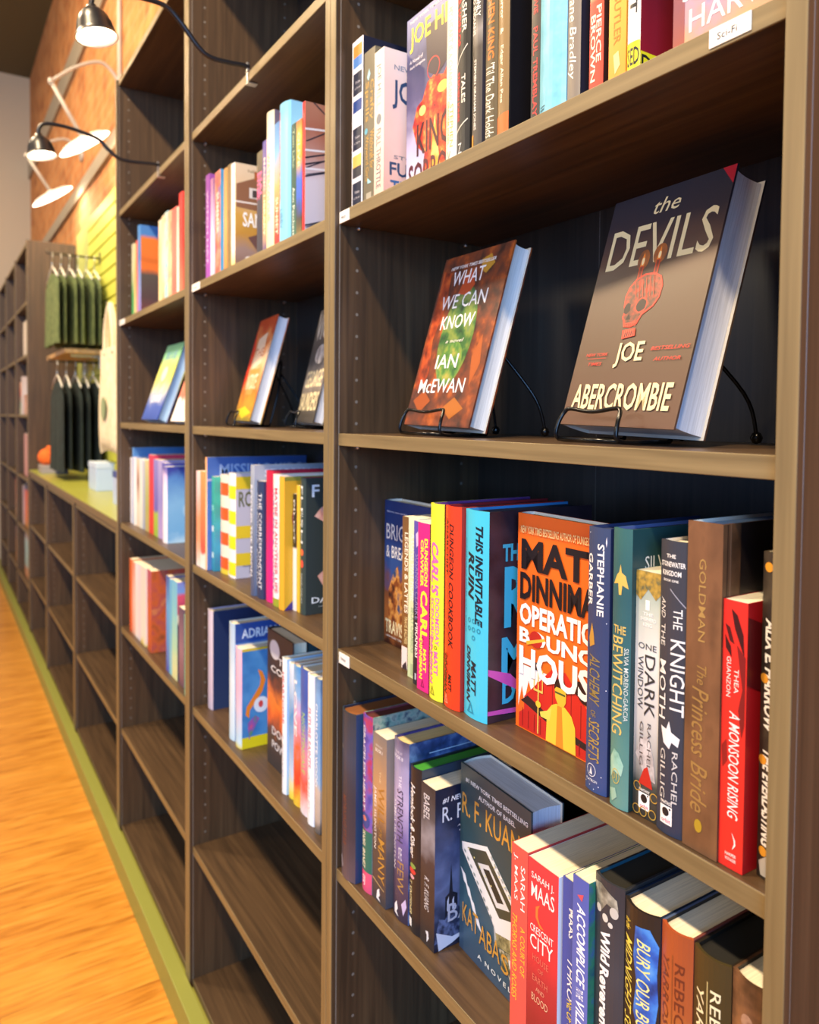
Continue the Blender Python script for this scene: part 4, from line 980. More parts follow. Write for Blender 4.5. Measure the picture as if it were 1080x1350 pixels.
book('black paperback with a moonlit spire, left of the big dark teal cover', -0.4912, 0.0302, Z4, 0.0319, 0.2058, 0.135, kind='paper', spine=grad(['#2a2428', '#352c2c', '#3d3438', '#8a8890', '#4a4a50', '#2e2e33'], 0.206, [0, 0.4, 0.52, 0.66, 0.8, 1], noise=0.15),
     cover=grad(['#1b1f33', '#2a3450', '#5a6a94', '#3a4870', '#222a44', '#1b2036'], 0.206, [0, 0.15, 0.4, 0.6, 0.8, 1], noise=0.35), deco=[
    ('T', 'S', (0.2, 0.62, 0.06, 0.22), '#cfcdd0', 'BABEL', ''), ('T', 'S', (0.3, 0.62, 0.57, 0.78), '#cfcdd0', 'R. F. KUANG', 'i'), ('P', 'S', [(0.4, 0.91), (0.6, 0.9), (0.65, 0.94), (0.5, 0.975), (0.5, 0.93)], '#dcdadf'),
    ('T', 'F', (0.08, 0.74, 0.06, 0.095), '#eef0f4', '#1 NEW YORK TIMES', 'bi'), ('T', 'F', (0.08, 0.92, 0.115, 0.21), '#d9dce4', 'R. F. KUANG', ''), ('T', 'F', (0.25, 0.8, 0.25, 0.265), '#c9cede', 'Award-winning author of', 'i'), ('T', 'F', (0.27, 0.8, 0.28, 0.295), '#c9cede', 'the Poppy War', 'i'),
    ('P', 'F', [(0.12, 0.95), (0.12, 0.68), (0.165, 0.66), (0.185, 0.48), (0.205, 0.66), (0.26, 0.68), (0.26, 0.95)], '#141828'), ('P', 'F', [(0.0, 0.95), (0.05, 0.8), (0.12, 0.82), (0.2, 0.72), (0.3, 0.78), (0.4, 0.7), (0.5, 0.76), (0.7, 0.7), (0.85, 0.76), (1, 0.74), (1, 0.95)], art(['#131728', '#2c3654', '#5f6f9a'], 110)),
    ('P', 'F', [(0.14, 0.71), (0.16, 0.68), (0.16, 0.77), (0.14, 0.77)], '#aebad4'), ('P', 'F', [(0.2, 0.71), (0.22, 0.69), (0.22, 0.77), (0.2, 0.77)], '#aebad4'), ('T', 'F', (0.15, 0.8, 0.73, 0.84), '#a8afc4', 'BABEL', ''),
    ('P', 'F', [(0.02, 0.88), (0.2, 0.94), (0.4, 0.93), (0.2, 0.98), (0.05, 1.0)], '#c3cde2'), ('T', 'F', (0.5, 0.95, 0.885, 0.905), '#e9ecf2', 'AN ARCANE HISTORY', '')], group=G4)
GLD = '#c9953a'
faceout('dark teal hardcover facing out with gold capitals and a white square building', -0.4545, 0.0655, Z4, 0.046, 0.2364, 0.142, -3.0, spine='#24424e', back='#2a3a54', paper='#cfd4e0',  # daylight's blue cast is painted into the paper colour
        cover=grad(['#3a4f66', '#30566a', '#2a4a56', '#2b444a', '#3a4a4e'], 0.236, noise=0.08), group=G4, deco=[
    ('T', 'F', (0.08, 0.96, 0.06, 0.085), '#e9ece9', '#1 NEW YORK TIMES BESTSELLING', 'b'), ('T', 'F', (0.28, 0.8, 0.105, 0.13), '#e9ece9', 'AUTHOR OF BABEL', 'b'), ('T', 'F', (0.03, 0.99, 0.15, 0.265), GLD, 'R. F. KUANG', ''),
    # square building seen from above
    ('P', 'F', [(0.03, 0.42), (0.42, 0.335), (0.97, 0.575), (0.95, 0.665), (0.55, 0.73), (0.5, 0.69), (0.04, 0.46)], '#dfe4e6'),
    ('P', 'F', [(0.12, 0.425), (0.4, 0.365), (0.88, 0.575), (0.6, 0.64)], '#3d4436'),
    ('P', 'F', [(0.28, 0.46), (0.44, 0.425), (0.74, 0.56), (0.56, 0.60)], '#d2d8da'), ('P', 'F', [(0.36, 0.465), (0.45, 0.447), (0.66, 0.55), (0.57, 0.572)], '#262c26'),
    ('P', 'F', [(0.55, 0.73), (0.95, 0.665), (0.93, 0.74), (0.58, 0.79)], art(['#5a5a3c', '#9a9468', '#cfc8a8'], 120)), ('P', 'F', [(0.52, 0.69), (0.55, 0.73), (0.58, 0.79), (0.54, 0.78)], '#a8b0b2'),
    ('P', 'F', [(0.6, 0.79), (0.9, 0.745), (0.86, 0.86), (0.8, 0.94), (0.72, 0.86), (0.66, 0.88)], art(['#2b3a3c', '#6a6a4a', '#c9c4b0'], 130)), ('P', 'F', [(0.72, 0.8), (0.98, 0.76), (0.96, 0.8), (0.76, 0.84)], '#e2e2dc')]
    + [('P', 'F', [(0.02 + 0.07 * k, 0.56 + 0.055 * k), (0.09 + 0.07 * k, 0.58 + 0.055 * k), (0.14 + 0.07 * k, 0.64 + 0.055 * k), (0.07 + 0.07 * k, 0.62 + 0.055 * k)], '#dfe6ee') for k in range(4)]
    + [('P', 'F', [(0.07 + 0.05 * k, 0.445 + 0.027 * k), (0.1 + 0.05 * k, 0.452 + 0.027 * k), (0.1 + 0.05 * k, 0.465 + 0.027 * k), (0.07 + 0.05 * k, 0.458 + 0.027 * k)], '#7a8a8c') for k in range(9)] + [('P', 'F', [(0.47 + 0.05 * k, 0.37 + 0.0225 * k), (0.485 + 0.05 * k, 0.362 + 0.0225 * k), (0.51 + 0.05 * k, 0.374 + 0.0225 * k), (0.495 + 0.05 * k, 0.382 + 0.0225 * k)], '#a4afb2') for k in range(9)]
    + [('E', 'F', (0.14 + 0.085 * k, 0.155 + 0.085 * k, 0.42 + 0.022 * k, 0.43 + 0.022 * k), '#d9d28a') for k in range(5)] + [('E', 'F', (0.52 + 0.07 * k, 0.535 + 0.07 * k, 0.40 + 0.028 * k, 0.41 + 0.028 * k), '#d9d28a') for k in range(5)] + [
    ('T', 'F', (0.06, 0.3, 0.735, 0.84), GLD, 'KAT', ''), ('T', 'F', (0.32, 0.62, 0.76, 0.865), GLD, 'ABA', ''), ('T', 'F', (0.64, 0.93, 0.79, 0.885), GLD, 'SIS', ''), ('T', 'F', (0.3, 0.78, 0.925, 0.95), '#dfe3e2', 'A  N O V E L', 'b')])
book('coral red paperback spine with white and yellow lettering, beside the wide red one', -0.2997, 0.02, Z4, 0.0260, 0.2221, 0.137, kind='paper', spine='#e2554c', cover='#c23a3a', deco=[
    ('T', 'S', (0.6, 0.85, 0.08, 0.29), '#f6efe9', 'SARAH', ''), ('T', 'S', (0.15, 0.42, 0.04, 0.26), '#f6efe9', 'J. MAAS', ''), ('T', 'S', (0.62, 0.88, 0.37, 0.6), '#f2c23a', 'A COURT OF', ''), ('T', 'S', (0.12, 0.42, 0.33, 0.74), '#f2c23a', 'THORNS AND ROSES', 'i')], group=G4)
book('wide crimson paperback spine with a gold crescent and white stacked title', -0.273, 0.02, Z4, 0.0448, 0.2203, 0.14, kind='paper', spine=grad(['#7c1420', '#96202a', '#b02a34', '#d8303a', '#e03a42'], 0.22, [0, 0.25, 0.45, 0.6, 1], noise=0.06), cover='#e9eef4', deco=[
    ('T', 'S', (0.12, 0.86, 0.055, 0.095), '#f8efe9', 'SARAH J.', 'h'), ('T', 'S', (0.12, 0.88, 0.105, 0.175), '#f8efe9', 'MAAS', 'h'), ('P', 'S', [(0.42, 0.19), (0.28, 0.21), (0.28, 0.26), (0.44, 0.295), (0.56, 0.29), (0.42, 0.275), (0.36, 0.25), (0.36, 0.215)], '#e8793a'),
    ('T', 'S', (0.1, 0.86, 0.3, 0.335), '#f8efe9', 'CRESCENT', 'h'), ('T', 'S', (0.1, 0.86, 0.345, 0.41), '#f8efe9', 'CITY', 'h'), ('T', 'S', (0.2, 0.72, 0.435, 0.465), '#d9705c', 'HOUSE', 'h'), ('T', 'S', (0.38, 0.56, 0.485, 0.505), '#d9705c', 'OF', 'h'), ('T', 'S', (0.2, 0.7, 0.53, 0.56), '#d9705c', 'EARTH', 'h'), ('T', 'S', (0.32, 0.6, 0.58, 0.6), '#e09a7c', 'AND', 'h'), ('T', 'S', (0.18, 0.72, 0.62, 0.655), '#e0b08c', 'BLOOD', 'h')], group=G4)
book('royal blue paperback spine with white and yellow lettering, tucked behind the periwinkle one', -0.2236, 0.0215, Z4, 0.0225, 0.2249, 0.137, kind='paper', spine='#3a4fa4', deco=[
    ('T', 'S', (0.4, 0.7, 0.12, 0.25), '#f0f0f4', 'MAAS', 'b'), ('T', 'S', (0.72, 0.85, 0.1, 0.25), '#c9cfe9', 'SARAH J.', ''), ('T', 'S', (0.35, 0.72, 0.34, 0.52), '#f0f0f4', 'THRO', 'i'), ('T', 'S', (0.35, 0.72, 0.52, 0.72), '#e9d23a', 'NE OF GLASS', 'i')], group=G4)
book('periwinkle blue paperback spine with heavy white slanted capitals', -0.2005, 0.012, Z4, 0.0206, 0.2421, 0.14, kind='paper', spine=grad(['#6a78c4', '#5a6ab8', '#4a5cae'], 0.24, noise=0.05), cover=art(['#1f4a6a', '#2f7a5c', '#3a4f9c'], 60), deco=[
    ('T', 'S', (0.3, 0.82, 0.1, 0.42), '#f6f6f8', 'ACCOMPLICE', 'bi'), ('T', 'S', (0.3, 0.75, 0.43, 0.47), '#f6f6f8', 'TO THE', 'b'), ('T', 'S', (0.3, 0.82, 0.48, 0.68), '#f6f6f8', 'VILLAIN', 'bi'), ('P', 'S', [(0.3, 0.07), (0.7, 0.055), (0.6, 0.085)], '#d9525c')], group=G4)
book('charcoal spine with white jagged blackletter-like title under grey blossoms', -0.1795, 0.02, Z4, 0.0352, 0.2531, 0.157, spine=grad(['#33333a', '#2f323a', '#3a3f48', '#2e3138'], 0.253, noise=0.1), cover='#26282c', paper='#17160f', top='#1c4a5c', deco=[
    ('P', 'S', [(0.0, 0.03), (0.3, 0.02), (0.8, 0.05), (0.85, 0.09), (0.5, 0.08), (0.3, 0.12), (0.1, 0.1)], art(['#5a5a52', '#8a887a', '#b2ae9c'], 120)), ('E', 'S', (0.1, 0.3, 0.1, 0.13), '#d2cfc6'), ('E', 'S', (0.35, 0.55, 0.12, 0.15), '#d2cfc6'), ('E', 'S', (0.6, 0.85, 0.08, 0.12), '#c4c0b4'), ('E', 'S', (0.55, 0.7, 0.14, 0.16), '#d2cfc6'),
    ('T', 'S', (0.3, 0.62, 0.18, 0.3), '#f4f2ef', 'Wild', 'B'), ('T', 'S', (0.28, 0.6, 0.315, 0.59), '#f4f2ef', 'Reverence', 'B'), ('P', 'S', [(0.1, 0.6), (0.8, 0.68), (0.82, 0.69), (0.1, 0.605)], '#9a9890')], group=G4)
book('black spine with thin yellow capitals over a blue smoky flower', -0.1436, 0.02, Z4, 0.0386, 0.2496, 0.156, spine='#241f1c', cover='#1b2a44', top='#17141a', bulge=0.007, deco=[
    ('P', 'S', [(0.45, 0.06), (0.8, 0.05), (0.98, 0.1), (0.95, 0.2), (0.98, 0.3), (0.9, 0.42), (0.6, 0.43), (0.42, 0.36), (0.5, 0.25), (0.4, 0.17)], art(['#183a7a', '#2a5fb8', '#3f86d6', '#5f9fd9'], 50)),
    ('T', 'S', (0.5, 0.82, 0.1, 0.5), '#f0e488', 'BURY OUR BONES', 'i'), ('T', 'S', (0.08, 0.3, 0.06, 0.1), '#e0c84a', 'in the', 'b'), ('T', 'S', (0.08, 0.36, 0.12, 0.5), '#e9d85a', 'MIDNIGHT SOIL', 'i')], group=G4)
book('brown to gold gradient spine with spaced dark capitals', -0.1037, 0.02, Z4, 0.0312, 0.2508, 0.157, spine=grad(['#c9933a', '#b97a34', '#a8552a', '#a04c28'], 0.25, [0, 0.55, 0.75, 1], noise=0.08), cover='#6a3a34', back='#4a5a7c', top='#1c1614', bulge=0.005, deco=[
    ('T', 'S', (0.55, 0.82, 0.1, 0.42), '#6a2e1c', 'REBECCA', ''), ('T', 'S', (0.12, 0.36, 0.1, 0.34), '#6a2e1c', 'YARROS', 'i'), ('R', 'S', (0.46, 0.49, 0.08, 0.42), '#8a4a26')], group=G4)
book('black hardcover with spaced cream capitals and black page tops', -0.0716, 0.02, Z4, 0.0338, 0.25, 0.157, spine=grad(['#2a2318', '#3a3018', '#40361c'], 0.25), cover='#26201a', paper='#12100a', top='#1c1812', bulge=0.005, deco=[
    ('T', 'S', (0.55, 0.8, 0.1, 0.42), '#ece0b4', 'REBECCA', ''), ('T', 'S', (0.14, 0.38, 0.12, 0.4), '#ece0b4', 'YARROS', 'i'), ('R', 'S', (0.46, 0.49, 0.08, 0.4), '#b9a870')], group=G4)
book('brown painted spine of clustered leaves, half behind the right upright on the lowest filled shelf', -0.0369, 0.02, Z4, 0.0345, 0.2517, 0.157, spine=art(['#2a1f18', '#4a3424', '#6a4a34', '#8a6040'], 40), top='#1c1614', bulge=0.005, deco=[
    ('E', 'S', (0.3, 0.6, 0.1, 0.15), art(['#7a5a4a', '#a8846c', '#5a3c30'], 90)), ('E', 'S', (0.5, 0.9, 0.14, 0.22), art(['#5a3c30', '#8a6450', '#b98a6c'], 90)), ('E', 'S', (0.1, 0.4, 0.2, 0.27), art(['#7a5a4a', '#a8846c', '#5a3c30'], 90))], group=G4)
# ------------------------------------------------------------------ middle bookcase
H1 = 'books on the upper shelf of the middle bookcase'


def bk(label, x, y, z, w, h, spine, group, cover=None, d=0.14, kind='paper', t=None, tc='#f2efe8', st='b', a=(0.3, 0.7), b=(0.15, 0.85), deco=(), **k):
    dd = list(deco)
    if t:
        dd = dd + [('T', 'S', (a[0], a[1], b[0], b[1]), tc, t, st)]
    return book(label, x, y, z, w, h, d, kind=kind, spine=spine, cover=cover, deco=dd, group=group, **k)


bk('purple spine with pale lettering, leftmost on the upper shelf of the middle bookcase', -1.3625, 0.02, Z1, 0.026, 0.228, grad(['#a04fae', '#9a4aa8', '#8c4a9c'], 0.228), H1, t='WITCH HAT', tc='#e3c9e6')
bk('white and lilac spine beside the purple one', -1.336, 0.022, Z1, 0.0185, 0.214, grad(['#e6d3d8', '#f0e9f2', '#c9a6c4', '#a86a8c'], 0.214), H1)
bk('red and blue painted spine with a sky blue cover', -1.2989, 0.02, Z1, 0.0377, 0.2176, art(['#4a6ab0', '#c05a4c', '#e0907a', '#7a7ab8'], 26), H1, cover='#4fa6d2', d=0.145, t='SUMMER', tc='#f2e3d2', b=(0.2, 0.6))
bk('tan orange spine, left of a brown one', -1.2417, 0.02, Z1, 0.021, 0.2103, grad(['#c98a4a', '#d9a062', '#b8894f'], 0.21), H1)
bk('umber brown spine between the tan spine and the cover with a house', -1.2202, 0.021, Z1, 0.0228, 0.212, art(['#6a5530', '#8a7344', '#5c4a2c'], 30), H1, cover='#b9aaa0')
book('pale paperback whose cover shows a brown house and large white letters', -1.1947, 0.02, Z1, 0.0227, 0.2068, 0.133, kind='paper', spine=grad(['#e6c86a', '#ece4dc', '#efe8e2'], 0.207, [0, 0.2, 1], noise=0.04), cover=grad(['#8a6a5c', '#9a7f74', '#b9883a', '#c99a44', '#d2ab7c', '#dcc09a', '#e0c9a8'], 0.207, noise=0.1), deco=[
    ('T', 'F', (0.2, 0.95, 0.05, 0.075), '#8a6f4c', 'NEW YORK TIMES', ''), ('P', 'F', [(0.02, 0.2), (0.35, 0.11), (0.7, 0.06), (1.0, 0.2), (1.0, 0.46), (0.02, 0.42)], '#8a5f44'), ('R', 'F', (0.0, 1.0, 0.36, 0.375), '#e6dcd0'), ('R', 'F', (0.3, 0.36, 0.06, 0.14), '#a85a2c')]
    + [('R', 'F', (0.22 + 0.26 * k, 0.4 + 0.26 * k, 0.22, 0.32), '#d9cfc4') for k in range(3)] + [('R', 'F', (0.27 + 0.26 * k, 0.35 + 0.26 * k, 0.24, 0.31), '#4a3f3c') for k in range(3)] + [
    ('T', 'F', (0.12, 1.0, 0.46, 0.6), '#f6f3ee', 'SANDWICH', 'b'), ('T', 'F', (0.15, 1.0, 0.88, 0.95), '#f2ece2', 'CATHERINE', 'b'), ('P', 'F', [(0.2, 0.7), (0.35, 0.66), (0.5, 0.8), (0.6, 0.92), (0.4, 0.86)], '#6a4a44')], group=H1)
bk('black spine with large pink blocks of lettering', -1.051, 0.02, Z1, 0.0282, 0.1887, grad(['#3a3844', '#3a3844', '#6a6248'], 0.19), H1, cover='#2a2a33', deco=[('T', 'S', (0.45, 0.9, 0.2, 0.46), '#e86a9c', 'HAL', 'B'), ('T', 'S', (0.05, 0.4, 0.2, 0.46), '#e86a9c', 'ETHEL', 'B')])
bk('violet and gold spine with fine gold lettering', -1.0224, 0.02, Z1, 0.0198, 0.201, grad(['#5a4a7c', '#c9a26a', '#b8905c', '#6a5a9c', '#5a4f94'], 0.2), H1, t='MAGIC LIBRARY', tc='#efe0c4')
bk('tall cream spine, first of the tall ones on the upper shelf of the middle bookcase', -1.0023, 0.02, Z1, 0.0352, 0.242, grad(['#f0d9a0', '#efe0bf', '#ece2cc', '#d9c9ac'], 0.242), H1, cover='#6a5f74', kind='hard', t='WATERCOLOUR', tc='#c9a878', b=(0.3, 0.8))
bk('spine fading from blue sky to red', -0.9663, 0.02, Z1, 0.0256, 0.2146, grad(['#a8323a', '#d9542c', '#e0a06a', '#6fa6d6', '#3f7ab8'], 0.2146), H1, t='SUNSET', tc='#f2e4cc', b=(0.6, 0.9))
bk('thick light blue hardcover with a red strip of white lettering', -0.9403, 0.02, Z1, 0.0474, 0.2335, '#79c0e4', H1, kind='hard', bulge=0.007, cover='#8fcdea', deco=[('P', 'S', [(0.12, 0.06), (0.34, 0.05), (0.36, 0.66), (0.3, 0.7), (0.12, 0.7)], '#d22c3a'), ('T', 'S', (0.16, 0.32, 0.1, 0.64), '#f3d9d9', 'CLOSE YOUR EYES', ''), ('T', 'S', (0.3, 0.6, 0.76, 0.9), '#4a86ac', 'LIBBY', '')])
bk('dark green spine with white serif-like lettering', -0.8914, 0.02, Z1, 0.0202, 0.1898, grad(['#3f6a58', '#33513f', '#2f4a3a'], 0.19), H1, deco=[('T', 'S', (0.3, 0.7, 0.05, 0.38), '#b9c9a4', 'Tom Lake', ''), ('T', 'S', (0.3, 0.75, 0.55, 0.97), '#e6e9dc', 'Ann Patchett', '')])
bk('spine banded in yellow, blue and dark olive', -0.8707, 0.02, Z1, 0.0214, 0.1887, grad(['#7a6a3c', '#3f3a33', '#3a5fc4', '#3a62c9', '#c9a03a', '#d9b84a', '#c95a2c'], 0.19), H1, t='OLIVE', tc='#e9dfc0', b=(0.1, 0.4))
book('thin red spine with a pale cover crossed by dark bridge girders', -0.8465, 0.02, Z1, 0.0104, 0.2121, 0.135, kind='paper', spine='#d22a24', cover=grad(['#c9c2cc', '#d2c9d0', '#d6ccd2', '#b98a7c', '#a86a54', '#b07a62'], 0.212, noise=0.1), deco=
     [('P', 'F', [(0.0, b), (1.0, b - 0.06), (1.0, b - 0.045), (0.0, b + 0.015)], '#e9e4e6') for b in (0.2, 0.36, 0.5)]
     + [('P', 'F', [(x0, y0), (x0 + 0.03, y0), (x1 + 0.03, y1), (x1, y1)], '#33303a') for x0, y0, x1, y1 in ((0.1, 0.0, 0.95, 0.4), (0.0, 0.3, 0.7, 0.05), (0.0, 0.5, 0.95, 0.2), (0.0, 0.55, 0.95, 0.38), (0.3, 0.0, 0.95, 0.16), (0.0, 0.95, 0.9, 0.72), (0.05, 1.0, 0.9, 0.8))]
     + [('P', 'F', [(0.0, b), (1.0, b - 0.2), (1.0, b - 0.19), (0.0, b + 0.012)], '#2f2c36') for b in (0.42, 0.47, 0.56, 0.93, 0.97)] + [('T', 'F', (0.35, 0.95, 0.66, 0.72), '#d9584c', 'A THEORY', ''), ('T', 'F', (0.5, 0.95, 0.02, 0.05), '#33303a', 'OF US', '')], group=H1)

# --- its display shelf
faceout('orange and cream patterned hardcover on a wire stand in the middle bookcase', -1.3520, 0.1051, 0.0072, 0.0259, 0.2325, 0.1509, -7.09, 15.13, -0.4, origin=True, spine='#6b4a2a', back='#d9d6cc', paper='#e3e4e6', group=GD,
        cover=grad(['#8a7a2c', '#d9932f', '#d2762c', '#e0a06a', '#e6c4a0', '#dc8a4a', '#b8481c'], 0.21, noise=0.3), deco=[('P', 'F', [(0.25, 0.2), (0.7, 0.15), (0.75, 0.45), (0.3, 0.5)], '#ecd2b4'), ('P', 'F', [(0.2, 0.5), (0.8, 0.5), (0.7, 0.75), (0.3, 0.75)], '#e0934a'),
    ('T', 'F', (0.25, 0.75, 0.3, 0.38), '#b8521f', 'THE', ''), ('T', 'F', (0.2, 0.8, 0.55, 0.7), '#f2dcc0', 'ANTIDOTE', 'b'), ('P', 'F', [(0.05, 0.9), (0.5, 0.86), (0.95, 0.92), (0.5, 0.98)], '#d9c62c'), ('P', 'F', [(0.0, 0.1), (0.2, 0.3), (0.15, 0.6), (0.0, 0.7)], '#e0401c')])
easel('black wire easel holding the orange patterned book', -1.3551, 0.0802, 0.0, -7.1, 0.085, 0.033, 0.130, 0.145)
faceout('dark brown hardcover with tall cream capitals on a wire stand, cut off by the upright', -1.1105, 0.1441, 0.0070, 0.0204, 0.2318, 0.152, -11.24, 13.21, 0.1, origin=True, spine='#2a2622', back='#cfd2d6', paper='#e3e4e6', group=GD,
        cover=grad(['#3f3a33', '#4a453d', '#8a8078', '#4a443f', '#5a5044', '#8f8470'], 0.21, noise=0.15), deco=[('T', 'F', (0.05, 0.95, 0.03, 0.28), '#efe6d2', 'VIGIL', ''), ('E', 'F', (0.3, 0.8, 0.33, 0.5), art(['#6a625c', '#b9b0a8', '#e6e0da'], 50)), ('T', 'F', (0.08, 0.95, 0.55, 0.7), '#ead9ac', 'GEORGE', 'b'), ('T', 'F', (0.05, 0.97, 0.74, 0.9), '#ead9ac', 'SAUNDERS', 'b')])
easel('black wire easel holding the dark brown book with tall cream capitals', -1.1144, 0.1246, 0.0, -11.2, 0.095, 0.012, 0.122, 0.14)

# --- its middle shelf
H3 = 'books on the middle shelf of the middle bookcase'
bk('pale pink spine fading to orange, leftmost on the middle shelf of the middle bookcase', -1.4123, 0.0131, Z3, 0.031, 0.2148, grad(['#f2e2dc', '#f0a07a', '#ee9a70', '#f0c4c0', '#f4d6d6'], 0.215), H3)
bk('orange to coral spine with a white patch at its foot', -1.3808, 0.0131, Z3, 0.0315, 0.216, grad(['#f2efe9', '#ece0d8', '#e8584a', '#ee7a4c', '#f29a5c'], 0.216, [0, 0.14, 0.18, 0.5, 1]), H3)
book('tall peach spine with a broad blue cover headed by pale capitals', -1.3487, 0.0145, Z3, 0.0119, 0.2481, 0.235, kind='hard', spine=grad(['#f2c48c', '#f3cda0', '#f0a868'], 0.248), cover=grad(['#5a7ab4', '#4a70b8', '#4a70b8', '#3f62ac'], 0.248), deco=[('T', 'F', (0.12, 0.95, 0.06, 0.17), '#9fb8e0', 'MISSING KIDS', 'b'), ('R', 'F', (0.0, 1, 0.19, 0.21), '#b9a8cc')], group=H3)
bk('teal spine with mint blocks', -1.3363, 0.0242, Z3, 0.0196, 0.2068, grad(['#2a86a8', '#3fa0bc', '#38a696', '#3fae9a'], 0.207), H3, deco=[('R', 'S', (0.2, 0.8, 0.3, 0.36), '#7fd0c4'), ('R', 'S', (0.2, 0.8, 0.52, 0.58), '#d9eef0'), ('R', 'S', (0.2, 0.8, 0.8, 0.86), '#bfe6ea')])
STR1 = [('R', 'S', (0, 1, b, b + 0.125), c) for b, c in ((0.08, '#ee5a1c'), (0.33, '#ee5a1c'), (0.58, '#ee5a1c'), (0.83, '#ee5a1c'))]
bk('spine striped in orange and cream', -1.316, 0.038, Z3, 0.052, 0.2128, '#efdccb', H3, kind='hard', deco=STR1 + [('R', 'S', (0, 1, 0.95, 1), '#d9c23a')], d=0.14, bulge=0.004)
book('spine striped in yellow and white with a checked grey and yellow cover', -1.2636, 0.039, Z3, 0.0432, 0.2195, 0.15, spine='#f0ebe6', cover='#c4c0cc', deco=[('R', 'S', (0, 1, b, b + 0.125), '#f6dc1c') for b in (0.12, 0.36, 0.6, 0.85)]
     + [('R', 'F', (0, 1, b, b + 0.12), '#e9c92c') for b in (0.03, 0.5, 0.76)] + [('R', 'F', (0.45, 0.9, 0.26, 0.33), '#e9d23a')] + [('T', 'F', (0.04, 0.46, 0.17, 0.32), '#6a6a44', 'ROAD', 'b'), ('E', 'F', (0.25, 0.6, 0.49, 0.55), '#4a4a4c'), ('T', 'F', (0.1, 0.9, 0.88, 0.96), '#7a7a8c', 'TRIP', '')], group=H3)
bk('tall silver grey hardcover with white lettering', -1.0747, 0.0175, Z3, 0.0198, 0.247, grad(['#4a5470', '#5a6478', '#8a94a4', '#a4acb8'], 0.247), H3, kind='hard', cover=grad(['#6a7690', '#8f99ac', '#b2bac6'], 0.247), d=0.2, t='BEYOND THE MOON', tc='#e6eaf0', deco=[('T', 'F', (0.1, 0.9, 0.03, 0.09), '#dfe4ec', 'STARRY NIGHT', 'b')])
bk('navy spine with two white lines of lettering', -1.0545, 0.0228, Z3, 0.0337, 0.2187, '#2c3a5c', H3, kind='hard', deco=[('T', 'S', (0.55, 0.85, 0.1, 0.92), '#dfe3ea', 'THE CORRESPONDENT', ''), ('T', 'S', (0.15, 0.42, 0.1, 0.9), '#c4cbd9', 'VIRGINIA EVANS', '')])
bk('crimson hardcover with a hot pink lower spine', -1.0204, 0.0276, Z3, 0.0357, 0.2401, grad(['#d81f7c', '#d8207a', '#c81f4a', '#c01f3c'], 0.24), H3, kind='hard', cover='#b01c3c', top='#b01c3c', d=0.2)
bk('white spine printed with small coloured letters', -0.9844, 0.0266, Z3, 0.0344, 0.2356, art(['#f2ece6', '#efe9ea', '#f0d4da', '#e9e4dc'], 70), H3, kind='hard', deco=[('T', 'S', (0.5, 0.8, 0.1, 0.9), '#c94a5c', 'MAYBE IN ANOTHER LIFE', 'b'), ('T', 'S', (0.15, 0.42, 0.1, 0.88), '#4a7ab8', 'WRITERS & LOVERS', 'b'), ('R', 'S', (0, 1, 0.94, 1), '#9aa02c')])
bk('marigold yellow hardcover with a dark red oval on its cover', -0.9495, 0.024, Z3, 0.0230, 0.234, '#f0a92c', H3, kind='hard', cover='#d2a52c', deco=[('E', 'F', (0.1, 0.7, 0.12, 0.5), '#a8323a'), ('E', 'F', (0.2, 0.6, 0.2, 0.42), '#c9584a'), ('P', 'F', [(0.0, 1.0), (0.2, 0.88), (0.6, 1.0)], '#3a2a7c'), ('R', 'F', (0.0, 1.0, 0.0, 0.03), '#8a8a3a')])
bk('thin white spine with black capitals in its upper half', -0.926, 0.0399, Z3, 0.0124, 0.2045, grad(['#f4f0ea', '#f4f0ea', '#2a2624', '#2a2624'], 0.2, [0, 0.54, 0.56, 1], noise=0.0), H3, t='PILOT', tc='#f2eee6', b=(0.05, 0.42))
bk('slim golden yellow spine beside the dark green hardcover', -0.9129, 0.0414, Z3, 0.0124, 0.2201, '#eebf3a', H3, d=0.13)
book('dark green hardcover with spaced white capitals and pink petals on its cover', -0.9001, 0.0429, Z3, 0.0222, 0.2348, 0.155, spine='#33423f', cover='#37403e', top='#8a2a3c', deco=[('T', 'S', (0.3, 0.65, 0.06, 0.48), '#dfe6e2', 'FLESH', ''), ('E', 'S', (0.3, 0.75, 0.52, 0.57), '#e86a3a'), ('E', 'S', (0.3, 0.75, 0.6, 0.66), '#e0523a'), ('T', 'S', (0.35, 0.6, 0.7, 0.92), '#b9c4bf', 'DAVID SZALAY', ''),
    ('T', 'F', (0.07, 0.16, 0.05, 0.14), '#dfeaf2', 'F', 'b'), ('T', 'F', (0.3, 0.38, 0.05, 0.14), '#dfeaf2', 'L', 'b'), ('P', 'F', [(0.1, 0.28), (0.18, 0.22), (0.34, 0.17), (0.6, 0.22), (0.6, 0.42), (0.3, 0.36)], art(['#d98a74', '#e9b09c', '#efc4b2'], 60)), ('P', 'F', [(0.14, 0.72), (0.22, 0.68), (0.5, 0.68), (0.6, 0.8), (0.4, 0.84), (0.2, 0.79)], art(['#d98a74', '#e9b09c', '#efc4b2'], 60)), ('T', 'F', (0.07, 0.5, 0.875, 0.92), '#e9ecea', 'DAVID', 'b'), ('R', 'F', (0.15, 0.4, 0.945, 0.948), '#b9bfbc')], group=H3)

